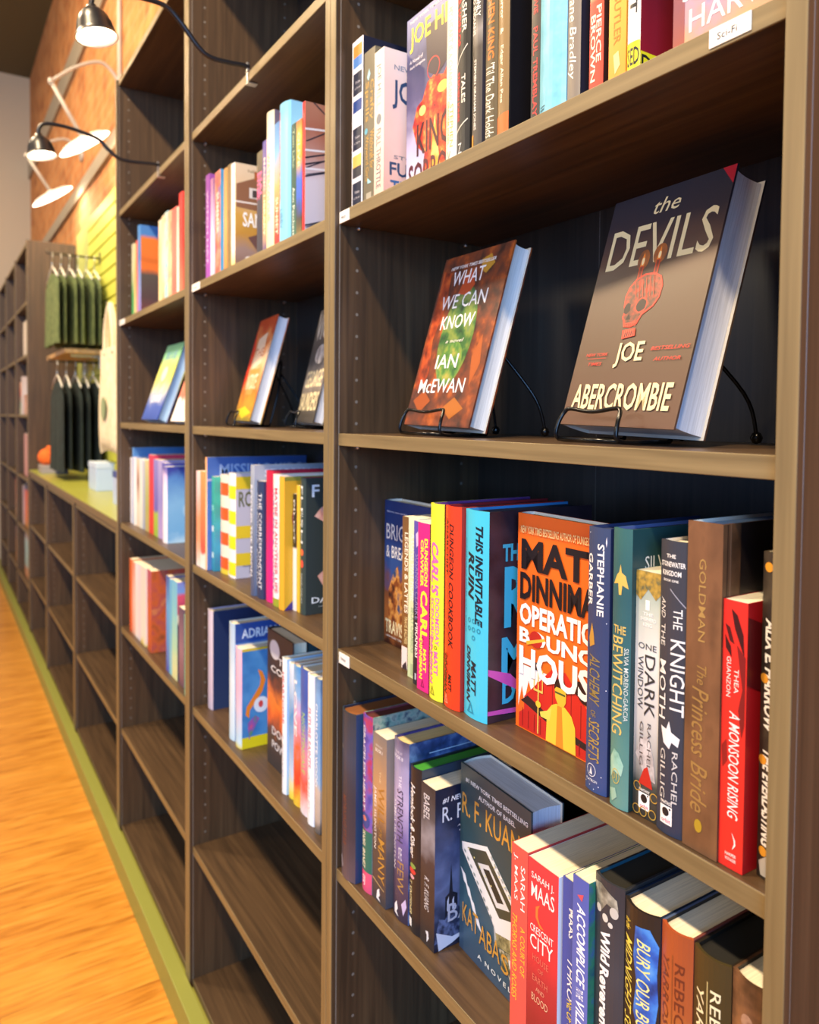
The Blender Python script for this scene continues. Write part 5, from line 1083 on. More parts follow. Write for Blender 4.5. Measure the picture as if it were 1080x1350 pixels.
# --- its lower shelf
H4 = 'books on the lower shelf of the middle bookcase'
book('lilac grey spine with a plain navy cover, alone at the left of the lower shelf', -1.4132, 0.0403, Z4, 0.0366, 0.2257, 0.15, spine=grad(['#c9b9c9', '#d2c4d0', '#dcd0dc'], 0.225), cover=grad(['#2a3a5c', '#24335a', '#24335a'], 0.225), top='#b9a9c4', deco=[('E', 'F', (0.4, 0.7, 0.72, 0.86), '#4a5f84')], group=H4)
book('light blue hardcover with white capitals on a blue band across its cover', -1.2239, 0.027, Z4, 0.0345, 0.2422, 0.2, spine=grad(['#bfdcec', '#cfe4ee', '#a8c4dc'], 0.242), cover='#4a7ac0', deco=[('R', 'F', (0, 1, 0.0, 0.16), '#2c4f9c'), ('T', 'F', (0.07, 0.52, 0.05, 0.13), '#dfe9f4', 'ADRIANA', 'b'), ('R', 'F', (0, 1, 0.17, 0.24), '#8fa0cc')], group=H4)
book('pale blue picture book with an orange tentacle and white eye on its cover', -1.1812, 0.0257, Z4, 0.0361, 0.2018, 0.165, kind='hard', spine=grad(['#e6d23a', '#bfe0f0', '#b2d6ec', '#e6b4cc', '#e9bcd0'], 0.2, [0, 0.06, 0.12, 0.6, 1], noise=0.04), cover=art(['#3a78b8', '#4a8cc8', '#5a9ad2'], 25), deco=[
    ('R', 'F', (0, 1, 0.89, 1), '#e9d61c'), ('R', 'F', (0.0, 1, 0.0, 0.025), '#e0c42c'), ('P', 'F', [(0.2, 0.22), (0.26, 0.25), (0.3, 0.34), (0.26, 0.45), (0.17, 0.55), (0.1, 0.62), (0.09, 0.7), (0.045, 0.66), (0.06, 0.58), (0.15, 0.48), (0.23, 0.38), (0.235, 0.31)], '#f08a2c'),
    ('E', 'F', (0.15, 0.34, 0.5, 0.66), '#e9eef4'), ('E', 'F', (0.21, 0.27, 0.54, 0.61), '#d84a4a'), ('P', 'F', [(0.07, 0.75), (0.17, 0.68), (0.22, 0.72), (0.14, 0.84), (0.09, 0.92)], art(['#4a9a5c', '#8a5ab0', '#d95a7c'], 60))], group=H4)
faceout('black hardcover facing out with an orange flare and a white disc on its cover', -1.073, 0.0512, Z4, 0.03, 0.2607, 0.122, 0, spine='#23232a', group=H4, top='#23232a', cover=grad(['#2f2c30', '#3a3236', '#c95a24', '#e07a2c', '#7a3f2c', '#24242a', '#23232a'], 0.26, [0, 0.25, 0.38, 0.5, 0.6, 0.68, 1], noise=0.15), deco=[
    ('E', 'F', (0.1, 0.5, 0.06, 0.2), '#c9ccd2'), ('T', 'F', (0.45, 0.95, 0.17, 0.22), '#d9dce0', 'THE', 'b'), ('T', 'F', (0.15, 0.95, 0.25, 0.3), '#d9dce0', 'CORE', 'b'), ('T', 'F', (0.2, 0.95, 0.7, 0.76), '#c9ccd2', 'DOOM', 'b'), ('T', 'F', (0.2, 0.95, 0.8, 0.86), '#c9ccd2', 'POWER', 'b')])
bk('white hardcover spine with red capitals, first of the tight row on the lower shelf', -0.9468, 0.0296, Z4, 0.0199, 0.2416, '#eef2f8', H4, kind='hard', cover='#a9cce8', deco=[('T', 'S', (0.3, 0.7, 0.1, 0.48), '#d9505c', 'HEARTCORE', 'b'), ('T', 'S', (0.3, 0.65, 0.55, 0.9), '#b9c4d6', 'A NOVEL', '')])
bk('sky blue spine with a yellow foot', -0.9265, 0.0341, Z4, 0.0236, 0.2384, grad(['#e6d23a', '#e6dc8c', '#b9d0e6', '#4a90c4', '#e6eef4'], 0.238, [0, 0.1, 0.2, 0.6, 1]), H4, kind='hard', cover='#4a90c8')
bk('spine in rose, red and orange patches', -0.9025, 0.0324, Z4, 0.029, 0.2413, grad(['#e9c63a', '#d8402c', '#e0643a', '#e6a4c0', '#8ab4dc', '#4a90cc'], 0.241, noise=0.25), H4, kind='hard', cover='#d97a3a', t='LOVE', tc='#f4f0f0', b=(0.1, 0.5))
bk('blue to red spine with lime lettering', -0.8725, 0.032, Z4, 0.0420, 0.2459, grad(['#efe9ec', '#e0584a', '#d98a9c', '#4a74c4', '#2f56a8', '#3a5cb0'], 0.246, noise=0.15), H4, kind='hard', deco=[('T', 'S', (0.3, 0.62, 0.3, 0.72), '#a6d26a', 'NIGHTINGALE', '')])
bk('white spine with rose and blue capitals, second from the right on the lower shelf', -0.8301, 0.0263, Z4, 0.0248, 0.2477, '#f0f2f6', H4, kind='hard', deco=[('T', 'S', (0.3, 0.7, 0.22, 0.62), '#d07a94', 'FUTURE SAINTS', 'b'), ('T', 'S', (0.25, 0.6, 0.66, 0.92), '#d9c0c8', 'ASHLEY', '')])
bk('steel blue spine with white capitals and brown rocks at its foot', -0.7984, 0.0246, Z4, 0.0200, 0.2499, grad(['#5a5450', '#b0a498', '#c4b8ac', '#8fb4d8', '#6f9fd0', '#7ca8d6', '#4f6f9c'], 0.25, [0, 0.1, 0.3, 0.36, 0.6, 0.85, 1]), H4, kind='hard', t='CHARLOTTE WOOD', tc='#eef2f6', b=(0.16, 0.7))

# ------------------------------------------------------------------ bookcase beside the counter (soft with distance)
K1, K3, K4 = 'books on the upper shelf of the bookcase beside the counter', 'books on the middle shelf of the bookcase beside the counter', 'books on the lower shelf of the bookcase beside the counter'
def near(lb, row):
    return lb if 'beside the counter' in lb or len(lb.split()) > 9 else lb + ', ' + row + ' shelf beside the counter'


for lb, x, w, h, sp, cv, yy in (
        ('green spine with a pale head, leftmost on the upper shelf beside the counter', -2.143, 0.030, 0.2245, grad(['#3fa05a', '#3f9a56', '#c9c9a0', '#b9b49a'], 0.22), None, 0.03),
        ('straw yellow spine right of the green one', -2.1125, 0.027, 0.218, grad(['#d9cf8a', '#d9b06a', '#e0c490'], 0.22), None, 0.03),
        ('coral pink spine right of the straw yellow one', -2.085, 0.0265, 0.225, grad(['#d98a94', '#cf6a5c', '#d9583c'], 0.22), None, 0.03),
        ('blue and violet spine with an orange and charcoal cover', -2.058, 0.035, 0.2615, grad(['#8a74b8', '#7a88b8', '#4a7ab0', '#3f7ab8'], 0.26), 'OC', 0.03),
        ('cream and orange spine at the middle of the upper shelf beside the counter', -1.8166, 0.032, 0.2273, grad(['#f0d2a0', '#f2c890', '#e9b98c', '#efdcc0'], 0.22), None, 0.03),
        ('buff spine right of the cream and orange one', -1.784, 0.028, 0.232, grad(['#e6a06a', '#efe0c0', '#e0c49a'], 0.23), None, 0.03),
        ('light blue and yellow patchwork spine', -1.7554, 0.036, 0.235, art(['#d9a85c', '#b9cfc4', '#7fb4cc', '#e0d090'], 30), None, 0.03),
        ('orange spotted spine right of the patchwork one', -1.719, 0.0365, 0.229, art(['#e9846a', '#f0b48a', '#f2d9a8'], 24), None, 0.03),
        ('coral red spine, broad, near the right of the upper shelf', -1.6818, 0.0455, 0.2278, grad(['#e8685c', '#ee7a6c', '#ec7064'], 0.22), None, 0.03),
        ('thin white and peach spine', -1.6355, 0.0205, 0.2231, grad(['#f4e9e0', '#f2dccc', '#f6c4b0'], 0.22), None, 0.03),
        ('tall scarlet spine, rightmost on the upper shelf beside the counter', -1.6146, 0.0337, 0.2519, grad(['#e87a5c', '#e0463c', '#dc3a36'], 0.25), None, 0.03)):
    if cv == 'OC':
        book(lb, x, yy, Z1, w, h, 0.17, spine=sp, cover=grad(['#6a3a3c', '#4a3a3c', '#4f4a44', '#d9702c', '#e07a30', '#4a80c0', '#4a80c0'], 0.26, [0, 0.2, 0.45, 0.52, 0.86, 0.9, 1], noise=0.03), deco=[('P', 'F', [(0.3, 0.5), (0.8, 0.56), (0.9, 0.85), (0.75, 0.8), (0.6, 0.6)], '#e6a05a')], group=K1)
    else:
        book(near(lb, 'upper'), x, yy, Z1, w, h, 0.15, kind='paper', spine=sp, group=K1)
faceout('picture book in green, yellow and blue leaning back on the display shelf beside the counter', -1.9078, 0.0300, 0.0030, 0.0272, 0.221, 0.1694, 0.4, 19.3, 0.0, origin=True, spine='#3a6ab8', back='#6fa8dc', paper='#a9cbe6', group=GD,  # paper colour includes the blue daylight falling on the page edges
        cover=grad(['#2a4a9c', '#3a58ac', '#a8b0c4', '#e0dc7a', '#d9d96a', '#7fb88a', '#6aa87c'], 0.221, noise=0.15), deco=[('T', 'F', (0.2, 0.8, 0.68, 0.78), '#dfe4ee', 'SUMMER', 'b'), ('T', 'F', (0.2, 0.8, 0.1, 0.2), '#5a86a8', 'BLUE', 'b'), ('E', 'F', (0.3, 0.6, 0.3, 0.5), '#e9ecc0')])
faceout('red and white book leaning back at the right end of the display shelf', -1.625, 0.0300, 0.0030, 0.02, 0.225, 0.155, 0.4, 19.0, 0.0, origin=True, spine='#d9604a', back='#e0d9d2', group=GD,
        cover=grad(['#efe9e2', '#f0eae4', '#d9705c', '#d98a6c', '#e0a88c', '#d9b4b0'], 0.225, [0, 0.24, 0.3, 0.5, 0.75, 1], noise=0.15), deco=[('T', 'F', (0.15, 0.85, 0.82, 0.92), '#d9cfc8', 'TOGETHER', 'b')])
for lb, x, w, h, sp, d_ in (
        ('white spine, leftmost on the middle shelf beside the counter', -2.203, 0.034, 0.206, grad(['#e9e6ee', '#efeff4', '#e6e4ea'], 0.2), 0.15),
        ('tall blue picture book whose wide cover rises behind the row', -2.1685, 0.014, 0.238, '#6a9ad2', 0.222),
        ('second white spine, right of the tall blue picture book', -2.154, 0.036, 0.209, grad(['#e3dcd2', '#f0ece6', '#e0dae4'], 0.2), 0.15),
        ('cream spine with a brown stripe', -2.1175, 0.040, 0.206, grad(['#e0cdb4', '#e9d9c4', '#a07a6a', '#e4cbb0'], 0.2), 0.15),
        ('pale green white spine', -2.077, 0.040, 0.208, grad(['#d9dccf', '#e4e6d9', '#d9e0e6'], 0.2), 0.15),
        ('grey blue slim spine', -2.0365, 0.030, 0.204, grad(['#9aa4bc', '#a8b2c8', '#b9c0d0'], 0.2), 0.15),
        ('olive and yellow spine', -2.006, 0.048, 0.208, grad(['#b9a86a', '#a8ac5c', '#b4b87a', '#c9c490'], 0.2), 0.15),
        ('scarlet spine in the middle shelf beside the counter', -1.9575, 0.055, 0.226, grad(['#d8402f', '#d83c3c', '#cf3a5c'], 0.22), 0.15),
        ('lime footed violet spine', -1.902, 0.048, 0.215, grad(['#9ab83a', '#a0bc4a', '#6a62b4', '#8a84c8'], 0.21, [0, 0.3, 0.36, 1]), 0.15),
        ('lilac spine before the white and pale blue picture book', -1.8535, 0.044, 0.216, grad(['#b49ad0', '#8f8acc', '#a9a0d2'], 0.21), 0.15),
        ('thin violet spine', -1.809, 0.03, 0.21, grad(['#b4a0d0', '#7f78c4', '#5a58b0'], 0.21), 0.15)):
    tall = 'tall blue' in lb
    book(near(lb, 'middle'), x, 0.036, Z3, w, h, d_, kind='hard' if tall else 'paper', spine=sp, cover=grad(['#6a9ad2', '#5f92cf', '#4a80c0'], 0.238) if tall else sp, group=K3)
book('white spined picture book with a clear pale blue cover, beside the counter', -1.7780, 0.0306, Z3, 0.045, 0.203, 0.2, kind='hard', spine=grad(['#efe9f0', '#f0ecf4', '#d9c4e6', '#4a48a0'], 0.203, [0, 0.6, 0.9, 1]), cover=grad(['#b9dcee', '#79b4de', '#86bce2', '#5a8ccc', '#3f48a0'], 0.203, [0, 0.1, 0.5, 0.86, 0.97]), deco=[('E', 'F', (0.2, 0.45, 0.45, 0.7), '#a4cfea'), ('E', 'F', (0.8, 0.95, 0.5, 0.56), '#d9503a')], group=K3)
for lb, x, w, h, sp, cv, d_ in (
        ('orange spine, leftmost on the lower shelf beside the counter', -2.151, 0.036, 0.2245, grad(['#d9582c', '#dc642c', '#d06028'], 0.22), None, 0.15),
        ('rust spine with a pale stripe', -2.1145, 0.039, 0.221, grad(['#e0a890', '#e6bcae', '#d98a6c'], 0.22), None, 0.15),
        ('white spine right of the rust spine', -2.0746, 0.036, 0.2244, grad(['#ece2dc', '#e9dcd6', '#e6dfe4'], 0.22), None, 0.15),
        ('lilac white spine', -2.038, 0.0355, 0.226, grad(['#dcd2d8', '#e0d4d4', '#d9d0dc'], 0.22), None, 0.15),
        ('cream spine with a yellow foot', -2.0022, 0.0611, 0.2275, grad(['#d9c02c', '#ece0c4', '#efe0d2', '#e6d4c8'], 0.22, [0, 0.08, 0.12, 1]), None, 0.15),
        ('brick red and orange book with a painted cover', -1.919, 0.045, 0.2311, grad(['#b8502c', '#c0582f', '#a8506a'], 0.23), art(['#8a4a2c', '#c9602c', '#b0504a', '#d98a4a'], 22), 0.2),
        ('azure spine with a violet edge', -1.7136, 0.030, 0.2501, grad(['#4a5ab4', '#4a90d2', '#58a4dc', '#3a4a9c'], 0.25), None, 0.15),
        ('aqua spine right of the azure one', -1.683, 0.0255, 0.247, grad(['#7fc4d0', '#62b4d6', '#58a8d8'], 0.25), None, 0.15),
        ('yellow and mint spine with a crimson banded cover', -1.6572, 0.0509, 0.2502, grad(['#e0dc9a', '#a8d8b4', '#7fc8d0', '#69b6dc'], 0.25), grad(['#4a4458', '#4a4458', '#e0d4b4', '#e6dcc0', '#c04a6a', '#cf4a6a', '#6f9cdc', '#8a8ad0'], 0.25, [0, 0.56, 0.6, 0.66, 0.68, 0.86, 0.9, 1], noise=0.02), 0.2),
        ('dark plum spine', -1.5933, 0.045, 0.194, grad(['#6a4a58', '#8a6a7c', '#5a4a64'], 0.19), grad(['#4a4050', '#54485c', '#5a5068'], 0.19), 0.2),
        ('mint green spine, rightmost on the lower shelf beside the counter', -1.5065, 0.0442, 0.1943, grad(['#7fcfae', '#86d0b0', '#8fd2b4'], 0.19), None, 0.15)):
    book(near(lb, 'lower'), x, 0.022 if x < -1.52 else 0.012, Z4, w, h, d_, kind='paper', spine=sp, cover=cv, group=K4)

# ------------------------------------------------------------------ far bookcase at the left edge
FG = 'books in the far bookcases'
for lb, x, z, w, h, sp in (
        ('cream book facing out in the far bookcase, level with the hanging shirts', -5.02, 0.394, 0.12, 0.235, grad(['#e0d4c0', '#e9dccb', '#dcd0bc'], 0.235)),
        ('tall grey lilac book in the far bookcase, second shelf row', -5.50, 0.02, 0.10, 0.255, grad(['#c4b9b8', '#d2c8c6', '#c9b9b4'], 0.255)),
        ('pale green and tan book next to the grey lilac one in the far bookcase', -5.60, 0.02, 0.09, 0.22, grad(['#c9c4a0', '#7a9a84', '#c0604c', '#d9a884'], 0.22)),
        ('small pink book alone on the far bookcase shelf under the cream one', -5.03, 0.02, 0.13, 0.13, grad(['#d9a890', '#dcae9c', '#b98a78'], 0.13)),
        ('tall rose pink book in the far bookcase at counter height', -5.03, -0.383, 0.14, 0.275, grad(['#d99a94', '#d8a09c', '#cf9a98'], 0.27)),
        ('coral and ochre book with a navy head in the far bookcase', -5.05, -0.72, 0.15, 0.28, grad(['#c98a3a', '#e0743f', '#d96a54', '#d9584c', '#2a3a6a'], 0.28, [0, 0.2, 0.6, 0.84, 0.88])),
        ('mauve grey book left of the coral and ochre one in the far bookcase', -5.48, -0.72, 0.12, 0.26, grad(['#a89490', '#b09ca4', '#9a8a94'], 0.26)),
        ('pale aqua book with an orange foot, lowest in the far bookcase', -5.06, -1.053, 0.16, 0.285, grad(['#c98a5c', '#b98a6c', '#8fb8b4', '#9ac4c4', '#c4a8a4'], 0.285, [0, 0.2, 0.26, 0.8, 1]))):
    if x > -5.1:      # these stand face out by the right panel's end of the shelf
        faceout(lb, -5.41, 0.03, z + 0.0002, 0.03, h, 0.22, 0, spine=sp, cover=sp, group=FG)
    else:
        book(lb, x, 0.025, z + 0.0002, w * 0.5, h, 0.16, kind='hard', spine=sp, group=FG, bulge=0.003)
for lb, x, z, w, h, sp in (
        ('salmon book in the farthest bookcase, at the left edge of the photo', -6.0, -0.72, 0.2, 0.27, grad(['#d9b08a', '#d98a74', '#c9605c'], 0.27)),
        ('orange book low in the farthest bookcase, at the left edge of the photo', -6.0, -1.053, 0.2, 0.25, grad(['#c97a3a', '#d08a4a', '#8a6a8c'], 0.25)),
        ('green and red book in the farthest bookcase, beside its right panel', -5.9, 0.02, 0.2, 0.22, grad(['#7a9a7c', '#9aa884', '#c0604c'], 0.22))):
    book(lb, x, 0.025, z + 0.0002, w, h, 0.16, kind='hard', spine=sp, group=FG, bulge=0.003)
# ------------------------------------------------------------------ shelf labels
WHT = flat('#f2efe8', 0.5)


def card(label, x0, x1, z0, z1, text, yy=REC - 0.0001):
    mb = MB()
    mb.box(x0, x1, yy - 0.0007, yy - 0.0001, z0, z1, WHT)
    if text:
        vs, fs = text_shape(text, 0.004)
        a0, a1 = x0 + (x1 - x0) * 0.2, x0 + (x1 - x0) * 0.68
        b0, b1 = z0 + (z1 - z0) * 0.28, z0 + (z1 - z0) * 0.66
        mb.add([(a0 + u * (a1 - a0), yy - 0.0009, b0 + v * (b1 - b0)) for u, v in vs], fs, flat('#3a3836', 0.6))
    return tag(mb.build('shelf_label'), label, 'label', 'white paper shelf labels')


card('white paper label printed Sci-Fi on the front edge of the top shelf', -0.0655, -0.0305, 0.3045, 0.3185, 'Sci-Fi')
card('small white label at the left end of the same shelf edge as the Sci-Fi label', -0.6845, -0.6548, 0.3022, 0.3182, 'Horror')
card('small white label on the edge of the shelf under the wire stands, left end', -0.6790, -0.6470, -0.3345, -0.3185, 'Fantasy')
card('white label at the left end of the upper shelf of the middle bookcase', -1.4225, -1.3640, 0.3022, 0.3180, 'Fiction')
card('small white label at the left end of the upper shelf beside the counter', -2.2090, -2.1350, 0.3022, 0.3180, 'Kids')

# ------------------------------------------------------------------ lamps
BLK = flat('#17171b', 0.35)
LWH = flat('#efece4', 0.4)


def smooth_path(pts, n=6):
    P = [Vector(p) for p in pts]
    P = [P[0]] + P + [P[-1]]
    out = []
    for i in range(1, len(P) - 2):
        for t in range(n):
            s = t / n
            a, b, c, d_ = P[i - 1], P[i], P[i + 1], P[i + 2]
            out.append(0.5 * ((2 * b) + (c - a) * s + (2 * a - 5 * b + 4 * c - d_) * s * s + (3 * b - a - 3 * c + d_) * s ** 3))
    out.append(P[-2])
    return out


def clip_lamp(label, x, zs, power, rel):
    """rel: gooseneck points (y, z above the shelf's top) from clamp to shade"""
    root = thing('clip_lamp', label, 'lamp', (x, 0, zs), group='black clip-on shelf lamps')
    mb = MB()
    mb.box(-0.007, 0.007, 0.0045, 0.034, 0.0002, 0.0030, PIN)
    mb.box(-0.004, 0.004, 0.0052, 0.0066, -0.0205, 0.0030, PIN)
    mb.box(-0.007, 0.007, 0.0052, 0.024, -0.0212, -0.0186, PIN)
    mb.box(-0.0025, 0.0025, 0.0045, 0.009, 0.003, 0.018, PIN)
    clear_parent_offset(mb.build('clamp', bevel=0.0006, seg=1), root)
    mb = MB()
    path = smooth_path([(0, 0.010, 0.010)] + [(0, y, z) for y, z in rel])
    mb.tube(path, 0.0044, BLK, 10)
    clear_parent_offset(mb.build('gooseneck'), root)
    ty, tz = rel[-1]
    M = Matrix.Translation((0, ty, tz)) @ Matrix.Rotation(math.radians(10), 4, Vector((0.84, -0.54, 0)))
    mb = MB()
    mb.lathe([(0.0001, 0.002), (0.008, 0.002), (0.009, -0.004), (0.016, -0.007), (0.0235, -0.016), (0.028, -0.028), (0.031, -0.042), (0.0338, -0.050), (0.0345, -0.0505)], BLK, 32, M)
    mb.lathe([(0.0345, -0.0505), (0.0325, -0.0505), (0.0298, -0.042), (0.0268, -0.028), (0.0222, -0.017), (0.014, -0.0095), (0.0001, -0.009)], LWH, 32, M)
    sh = mb.build('lamp_shade')
    clear_parent_offset(sh, root)
    mb = MB()
    mb.lathe([(0.0001, -0.010), (0.012, -0.012), (0.018, -0.020), (0.019, -0.030), (0.012, -0.0385), (0.0001, -0.041)], emit('lamp_glow', (1.0, 0.88, 0.70), 14), 20, M)
    bl = mb.build('bulb')
    clear_parent_offset(bl, sh)
    ld = bpy.data.lights.new('bulb_light', 'SPOT')
    ld.energy = power
    ld.color = (1.0, 0.82, 0.58)
    ld.spot_size = math.radians(150)
    ld.spot_blend = 0.9
    ld.shadow_soft_size = 0.016
    o = bpy.data.objects.new('bulb_light', ld)
    COL.objects.link(o)
    o.location = (x, ty, zs + tz - 0.047)
    return root


NECK = [(-0.003, 0.011), (-0.031, 0.009), (-0.063, 0.010), (-0.084, 0.022), (-0.113, 0.054), (-0.137, 0.075), (-0.165, 0.080), (-0.209, 0.077), (-0.243, 0.071), (-0.258, 0.061), (-0.262, 0.050), (-0.262, 0.041)]
NECK2 = [(-0.003, 0.010), (-0.028, 0.008), (-0.065, 0.006), (-0.093, 0.010), (-0.119, 0.030), (-0.140, 0.048), (-0.197, 0.060), (-0.239, 0.062), (-0.260, 0.058), (-0.269, 0.048), (-0.271, 0.038), (-0.271, 0.030)]
clip_lamp('black clip lamp on a gooseneck clamped to the empty upper shelf of the middle bookcase', -1.065, S['z0'], 7, NECK)
clip_lamp('smaller-looking black clip lamp on the bookcase beside the counter', -1.724, S['z0'], 7, NECK2)


def wall_lamp(label, x, yw, zj, yj, zd, yd, zw, r, power):
    """white arm lamp: wall pipe, swing arm and a tilted round shade"""
    root = thing('wall_lamp', label, 'lamp', (x, WALL_Y - 0.001, zw), group='white adjustable wall lamps')
    off = Vector((x, WALL_Y - 0.001, zw))
    L = lambda *p: tuple(Vector(p) - off)
    white = flat('#a8a298', 0.4)
    mb = MB()
    mb.lathe([(0.0001, 0.014), (0.034, 0.014), (0.038, 0.006), (0.038, 0.0)], white, 24, Matrix.Rotation(math.pi / 2, 4, 'X'))
    clear_parent_offset(mb.build('wall_mount'), root)
    mb = MB()
    mb.tube(smooth_path([L(x, yw, zw), L(x, 0.25, zw + 0.055), L(x, 0.196, zw + 0.077), L(x, 0.096, (zw + zj) / 2 + 0.06), L(x, yj, zj)]), 0.008, white, 10)
    clear_parent_offset(mb.build('wall_arm'), root)
    mb = MB()
    mb.lathe([(0.0001, -0.012), (0.012, -0.012), (0.014, 0), (0.012, 0.012), (0.0001, 0.012)], white, 14, Matrix.Translation(L(x, yj, zj)))
    clear_parent_offset(mb.build('joint'), root)
    mb = MB()
    mb.tube([L(x, yj, zj), L(x, yd, zd + 0.012)], 0.0095, white, 10)
    clear_parent_offset(mb.build('lamp_arm'), root)
    M = Matrix.Translation(L(x, yd, zd)) @ Matrix.Rotation(math.radians(33), 4, 'X')
    mb = MB()
    mb.lathe([(0.0001, 0.026), (0.02, 0.024), (0.03, 0.014), (r * 0.8, 0.006), (r, -0.008), (r, -0.011)], LWH, 32, M)
    sh = mb.build('lamp_shade')
    clear_parent_offset(sh, root)
    mb = MB()
    mb.lathe([(r, -0.011), (r * 0.96, -0.011), (r * 0.9, -0.007), (0.0001, -0.007)], emit('disc_glow', (1.0, 0.93, 0.80), 4), 32, M)
    clear_parent_offset(mb.build('diffuser'), sh)
    ld = bpy.data.lights.new('disc_light', 'AREA')
    ld.shape = 'DISK'
    ld.size = r * 1.6
    ld.energy = power
    ld.color = (1.0, 0.88, 0.68)
    o = bpy.data.objects.new('disc_light', ld)
    COL.objects.link(o)
    o.matrix_world = Matrix.Translation(off) @ M @ Matrix.Translation((0, 0, -0.016))
    return root


wall_lamp('white wall lamp with a bright tilted disc shade, over the green slatted panel', -3.62, 0.29, 1.562, -0.011, 1.312, 0.127, 1.624, 0.128, 2.6)
wall_lamp('farther white wall lamp with a tilted disc shade, over the far end of the counter', -4.75, 0.29, 1.542, -0.005, 1.334, 0.127, 1.60, 0.128, 3)
mb = MB()
mb.tube([(-3.60, 0.288, 1.14), (-3.60, 0.288, 3.09)], 0.011, flat('#b9b0a0', 0.5), 12)
tag(mb.build('trim_3'), kind='structure')

# ------------------------------------------------------------------ goods above the counter
OAK = wood(0, ('#b9905a', '#cfa56c', '#dcb784'), 0.45)
root = thing('wall_shelf', 'pale oak shelf on the green slatted panel between the hanging garments', 'shelf', (-4.317, 0.28, 0.34))
mb = MB()
mb.box(-0.35, 0.35, -0.194, -0.0006, 0.0, 0.024, OAK)
clear_parent_offset(mb.build('board', bevel=0.002), root)
for bx_ in (-0.25, 0.25):
    mb = MB()
    mb.box(bx_ - 0.004, bx_ + 0.004, -0.15, -0.0006, -0.012, -0.0004, PIN)
    mb.box(bx_ - 0.004, bx_ + 0.004, -0.012, -0.0006, -0.07, -0.012, PIN)
    clear_parent_offset(mb.build('bracket'), root)


def garment(name, label, cat, x, y, ztop, w, ln, col, group, shirt=True, lean=0.0):
    root = thing(name, label, cat, (x, y, ztop), (0, 0, lean), group)
    rnd = random.Random(int((y + 3) * 1000))
    mb = MB()
    # cloth: a folded sheet with soft vertical folds, closed front and back
    nu, nv = 22, 12
    sh = []
    for s in (-1, 1):
        vs = []
        for j in range(nv + 1):
            v = j / nv
            if shirt:
                half = w / 2 * (0.34 + 0.66 * min(1, v / 0.2)) if v < 0.2 else w / 2 * (1 - 0.04 * math.sin(v * 3))
            else:
                half = w / 2 * (0.8 + 0.2 * v)
            for i in range(nu + 1):
                u = i / nu * 2 - 1
                th = 0.011 * (1 - abs(u) ** 6) * (0.5 + 0.5 * v) * (1 + 0.5 * math.sin(u * 9 + rnd.random() * 0.4 + y * 40) * v)
                vs.append((u * half, s * (th + 0.0012), -v * ln - (0.0 if v > 0.02 else 0.02 * abs(u))))
        fs = []
        for j in range(nv):
            for i in range(nu):
                a = j * (nu + 1) + i
                q = (a, a + 1, a + nu + 2, a + nu + 1)
                fs.append(q if s > 0 else q[::-1])
        mb.add(vs, fs, col, True)
    clear_parent_offset(mb.build('cloth'), root)
    hb = MB()
    hw = w * 0.36
    wm = flat('#d8d4c8', 0.4)
    hb.tube([(-hw, 0, -0.035), (-hw * 0.4, 0, 0.012), (0, 0, 0.03), (hw * 0.4, 0, 0.012), (hw, 0, -0.035)], 0.0045, wm, 8)
    hb.tube(smooth_path([(0, 0, 0.03), (0, 0, 0.06), (0.018, 0, 0.078), (0.018, 0, 0.098), (0.0, 0, 0.108), (-0.016, 0, 0.098)], 4), 0.0024, PIN, 6)
    clear_parent_offset(hb.build('hanger'), root)
    return root


def cloth_mat(a, b_, name):
    mt, nt, b = base(name, 0.9)
    n = nt.nodes.new('ShaderNodeTexNoise')
    n.inputs['Scale'].default_value = 14
    cr = ramp(nt, [a, b_], [0.35, 0.65])
    nt.links.new(n.outputs['Fac'], cr.inputs['Fac'])
    nt.links.new(cr.outputs['Color'], b.inputs['Base Color'])
    return mt


SAGE = cloth_mat('#4f5f34', '#6f7c48', 'sage_cotton')
DKG = cloth_mat('#141f1c', '#22332f', 'dark_green_cotton')
ROD = flat('#4a463e', 0.35, 0.7)


def arm(label, x, z, y0):
    mb = MB()
    mb.tube([(x, 0.2794, z), (x, y0, z), (x, y0 - 0.004, z + 0.018)], 0.0055, ROD, 8)
    mb.box(x - 0.012, x + 0.012, 0.2755, 0.2796, z - 0.03, z + 0.03, ROD)
    return tag(mb.build('display_arm'), label, 'rail', 'metal display arms on the green panel')


arm('metal arm carrying the sage green shirts above the oak shelf', -4.08, 0.860, 0.02)
arm('metal arm carrying the dark green garments below the oak shelf', -4.08, 0.302, 0.03)
SL = ('frontmost sage green shirt on the upper arm, nearest the aisle', 'second sage green shirt from the aisle on the upper arm', 'third sage green shirt from the aisle on the upper arm', 'fourth sage green shirt from the aisle on the upper arm', 'fifth sage green shirt from the aisle on the upper arm', 'rearmost sage green shirt, closest to the green panel')
for i, lb in enumerate(SL):
    garment('hanging_shirt', lb, 'shirt', -4.08, 0.045 + 0.041 * i, 0.757, 0.46, 0.375, SAGE, 'sage green shirts on hangers', True, 0.02 * (-1) ** i)
DL = ('frontmost dark green garment under the oak shelf, nearest the aisle', 'second dark green garment from the aisle under the oak shelf', 'third dark green garment from the aisle under the oak shelf', 'fourth dark green garment from the aisle under the oak shelf', 'rearmost dark green garment under the oak shelf, against the green panel')
for i, lb in enumerate(DL):
    garment('hanging_garment', lb, 'garment', -4.08, 0.065 + 0.044 * i, 0.199, 0.44, 0.47 - 0.012 * (i % 2), DKG, 'dark green garments on hangers', True, 0.02 * (-1) ** i)

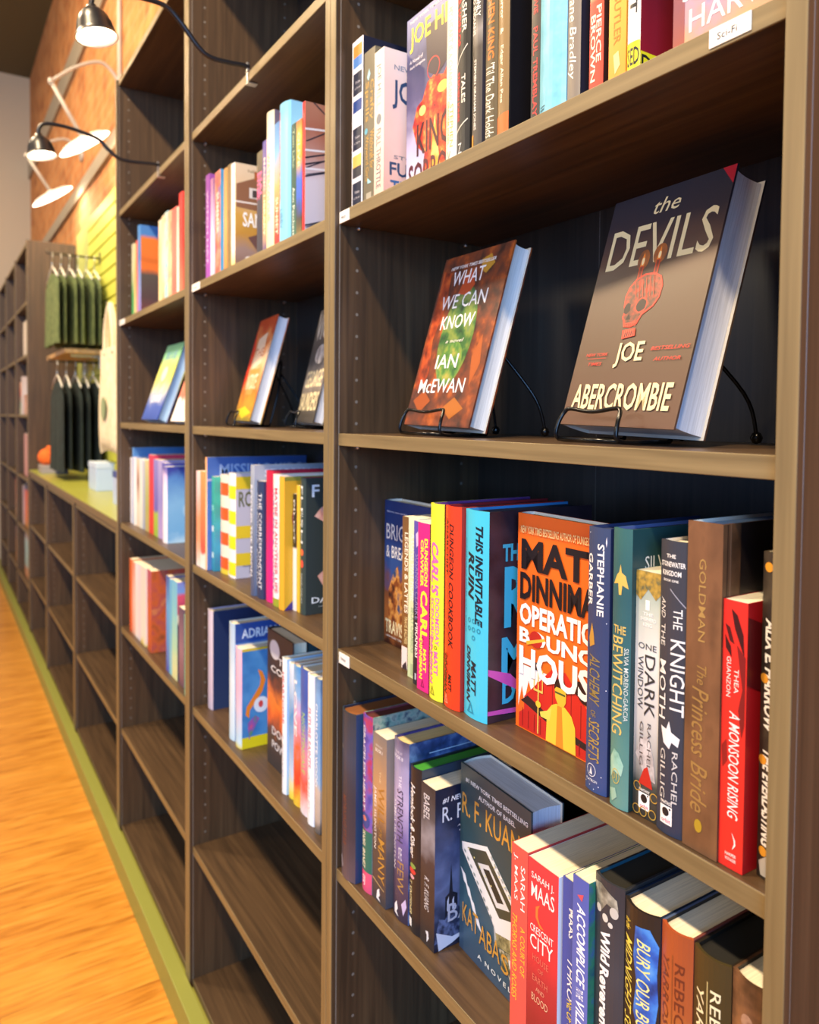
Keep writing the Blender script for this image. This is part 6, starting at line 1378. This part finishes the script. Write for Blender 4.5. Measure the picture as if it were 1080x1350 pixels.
# cream tote bag on a hook
root = thing('tote_bag', 'cream canvas tote bag hanging beside the tall bookcase, above the counter', 'bag', (-3.12, 0.150, 0.31))
CAN = cloth_mat('#d9cba6', '#eaddbd', 'cream_canvas')
mb = MB()
nu, nv = 16, 14
for s in (-1, 1):
    vs, fs = [], []
    for j in range(nv + 1):
        v = j / nv
        for i in range(nu + 1):
            u = i / nu * 2 - 1
            th = 0.004 + 0.024 * (1 - u ** 4) * math.sin(min(1, v * 1.1) * math.pi * 0.62) * (1 + 0.15 * math.sin(7 * u + 3 * v))
            if v > 0.96:
                th = 0.003
            vs.append((u * (0.2 + 0.012 * v), s * th - 0.0, -v * 0.44 - 0.02 * v * abs(u) ** 2))
    for j in range(nv):
        for i in range(nu):
            a = j * (nu + 1) + i
            q = (a, a + 1, a + nu + 2, a + nu + 1)
            fs.append(q if s > 0 else q[::-1])
    mb.add(vs, fs, CAN, True)
clear_parent_offset(mb.build('bag_body'), root)
for s in (-1, 1):
    mb = MB()
    pts = smooth_path([(-0.09, s * 0.006, -0.03), (-0.075, s * 0.006, 0.08), (-0.02, s * 0.004, 0.17), (0.0, 0.0, 0.18), (0.02, s * 0.004, 0.17), (0.075, s * 0.006, 0.08), (0.09, s * 0.006, -0.03)])
    mb.tube(pts, 0.009, CAN, 8)
    clear_parent_offset(mb.build('handle'), root)
mb = MB()
mb.add([(0.02 + 0.05 * math.cos(a * math.pi / 8), -0.0345, -0.26 + 0.05 * math.sin(a * math.pi / 8)) for a in range(16)], [tuple(range(16))], flat('#8a9c74', 0.8))
clear_parent_offset(mb.build('printed_mark'), root)
mb = MB()
mb.tube([(-3.12, 0.2794, 0.489), (-3.12, 0.14, 0.486), (-3.12, 0.133, 0.502)], 0.004, ROD, 8)
tag(mb.build('wall_hook'), 'metal hook holding the cream tote bag', 'hook')

# things standing on the counter
CZ = -0.3149


def carton(name, label, cat, x, y, z, sx, sy, sz, body, lid, rz=0.0, group=None):
    root = thing(name, label, cat, (x, y, z), (0, 0, rz), group)
    mb = MB()
    mb.box(-sx / 2, sx / 2, -sy / 2, sy / 2, 0, sz * 0.8, body)
    clear_parent_offset(mb.build('box_body', bevel=0.002), root)
    mb = MB()
    mb.box(-sx / 2 - 0.0015, sx / 2 + 0.0015, -sy / 2 - 0.0015, sy / 2 + 0.0015, sz * 0.8 + 0.0003, sz, lid)
    clear_parent_offset(mb.build('lid', bevel=0.002), root)
    return root


carton('gift_box', 'pale blue box standing on the counter under the tote bag', 'box', -3.37, 0.155, CZ, 0.19, 0.075, 0.125, flat('#b9cdea'), flat('#c9d9f0'))
carton('gift_box', 'dark blue and white box on the counter beside the tall bookcase', 'box', -2.68, 0.12, CZ, 0.17, 0.06, 0.127, flat('#b4c4e6'), flat('#3a4f94'))
carton('gift_box', 'low grey box on the far end of the counter, under the orange plush', 'box', -4.58, 0.085, CZ, 0.17, 0.1, 0.045, flat('#a49a94'), flat('#b2a8a2'))
carton('gift_box', 'small navy box beside the low grey box on the counter', 'box', -4.42, 0.13, CZ, 0.08, 0.06, 0.06, flat('#23284c'), flat('#2a3058'))
root = thing('plush_toy', 'bright orange round plush on the low grey box at the far end of the counter', 'toy', (-4.59, 0.085, CZ + 0.0452))
ORG = cloth_mat('#e8601c', '#f47a2c', 'orange_plush')
mb = MB()
mb.lathe([(0.0001, 0.0), (0.035, 0.002), (0.058, 0.02), (0.062, 0.05), (0.05, 0.078), (0.028, 0.092), (0.0001, 0.096)], ORG, 24)
clear_parent_offset(mb.build('plush_body'), root)
for s in (-1, 1):
    mb = MB()
    mb.lathe([(0.0001, 0.0), (0.012, 0.002), (0.015, 0.012), (0.008, 0.026), (0.0001, 0.03)], ORG, 12, Matrix.Translation((0.03 * s, 0, 0.080)))
    clear_parent_offset(mb.build('plush_ear'), root)
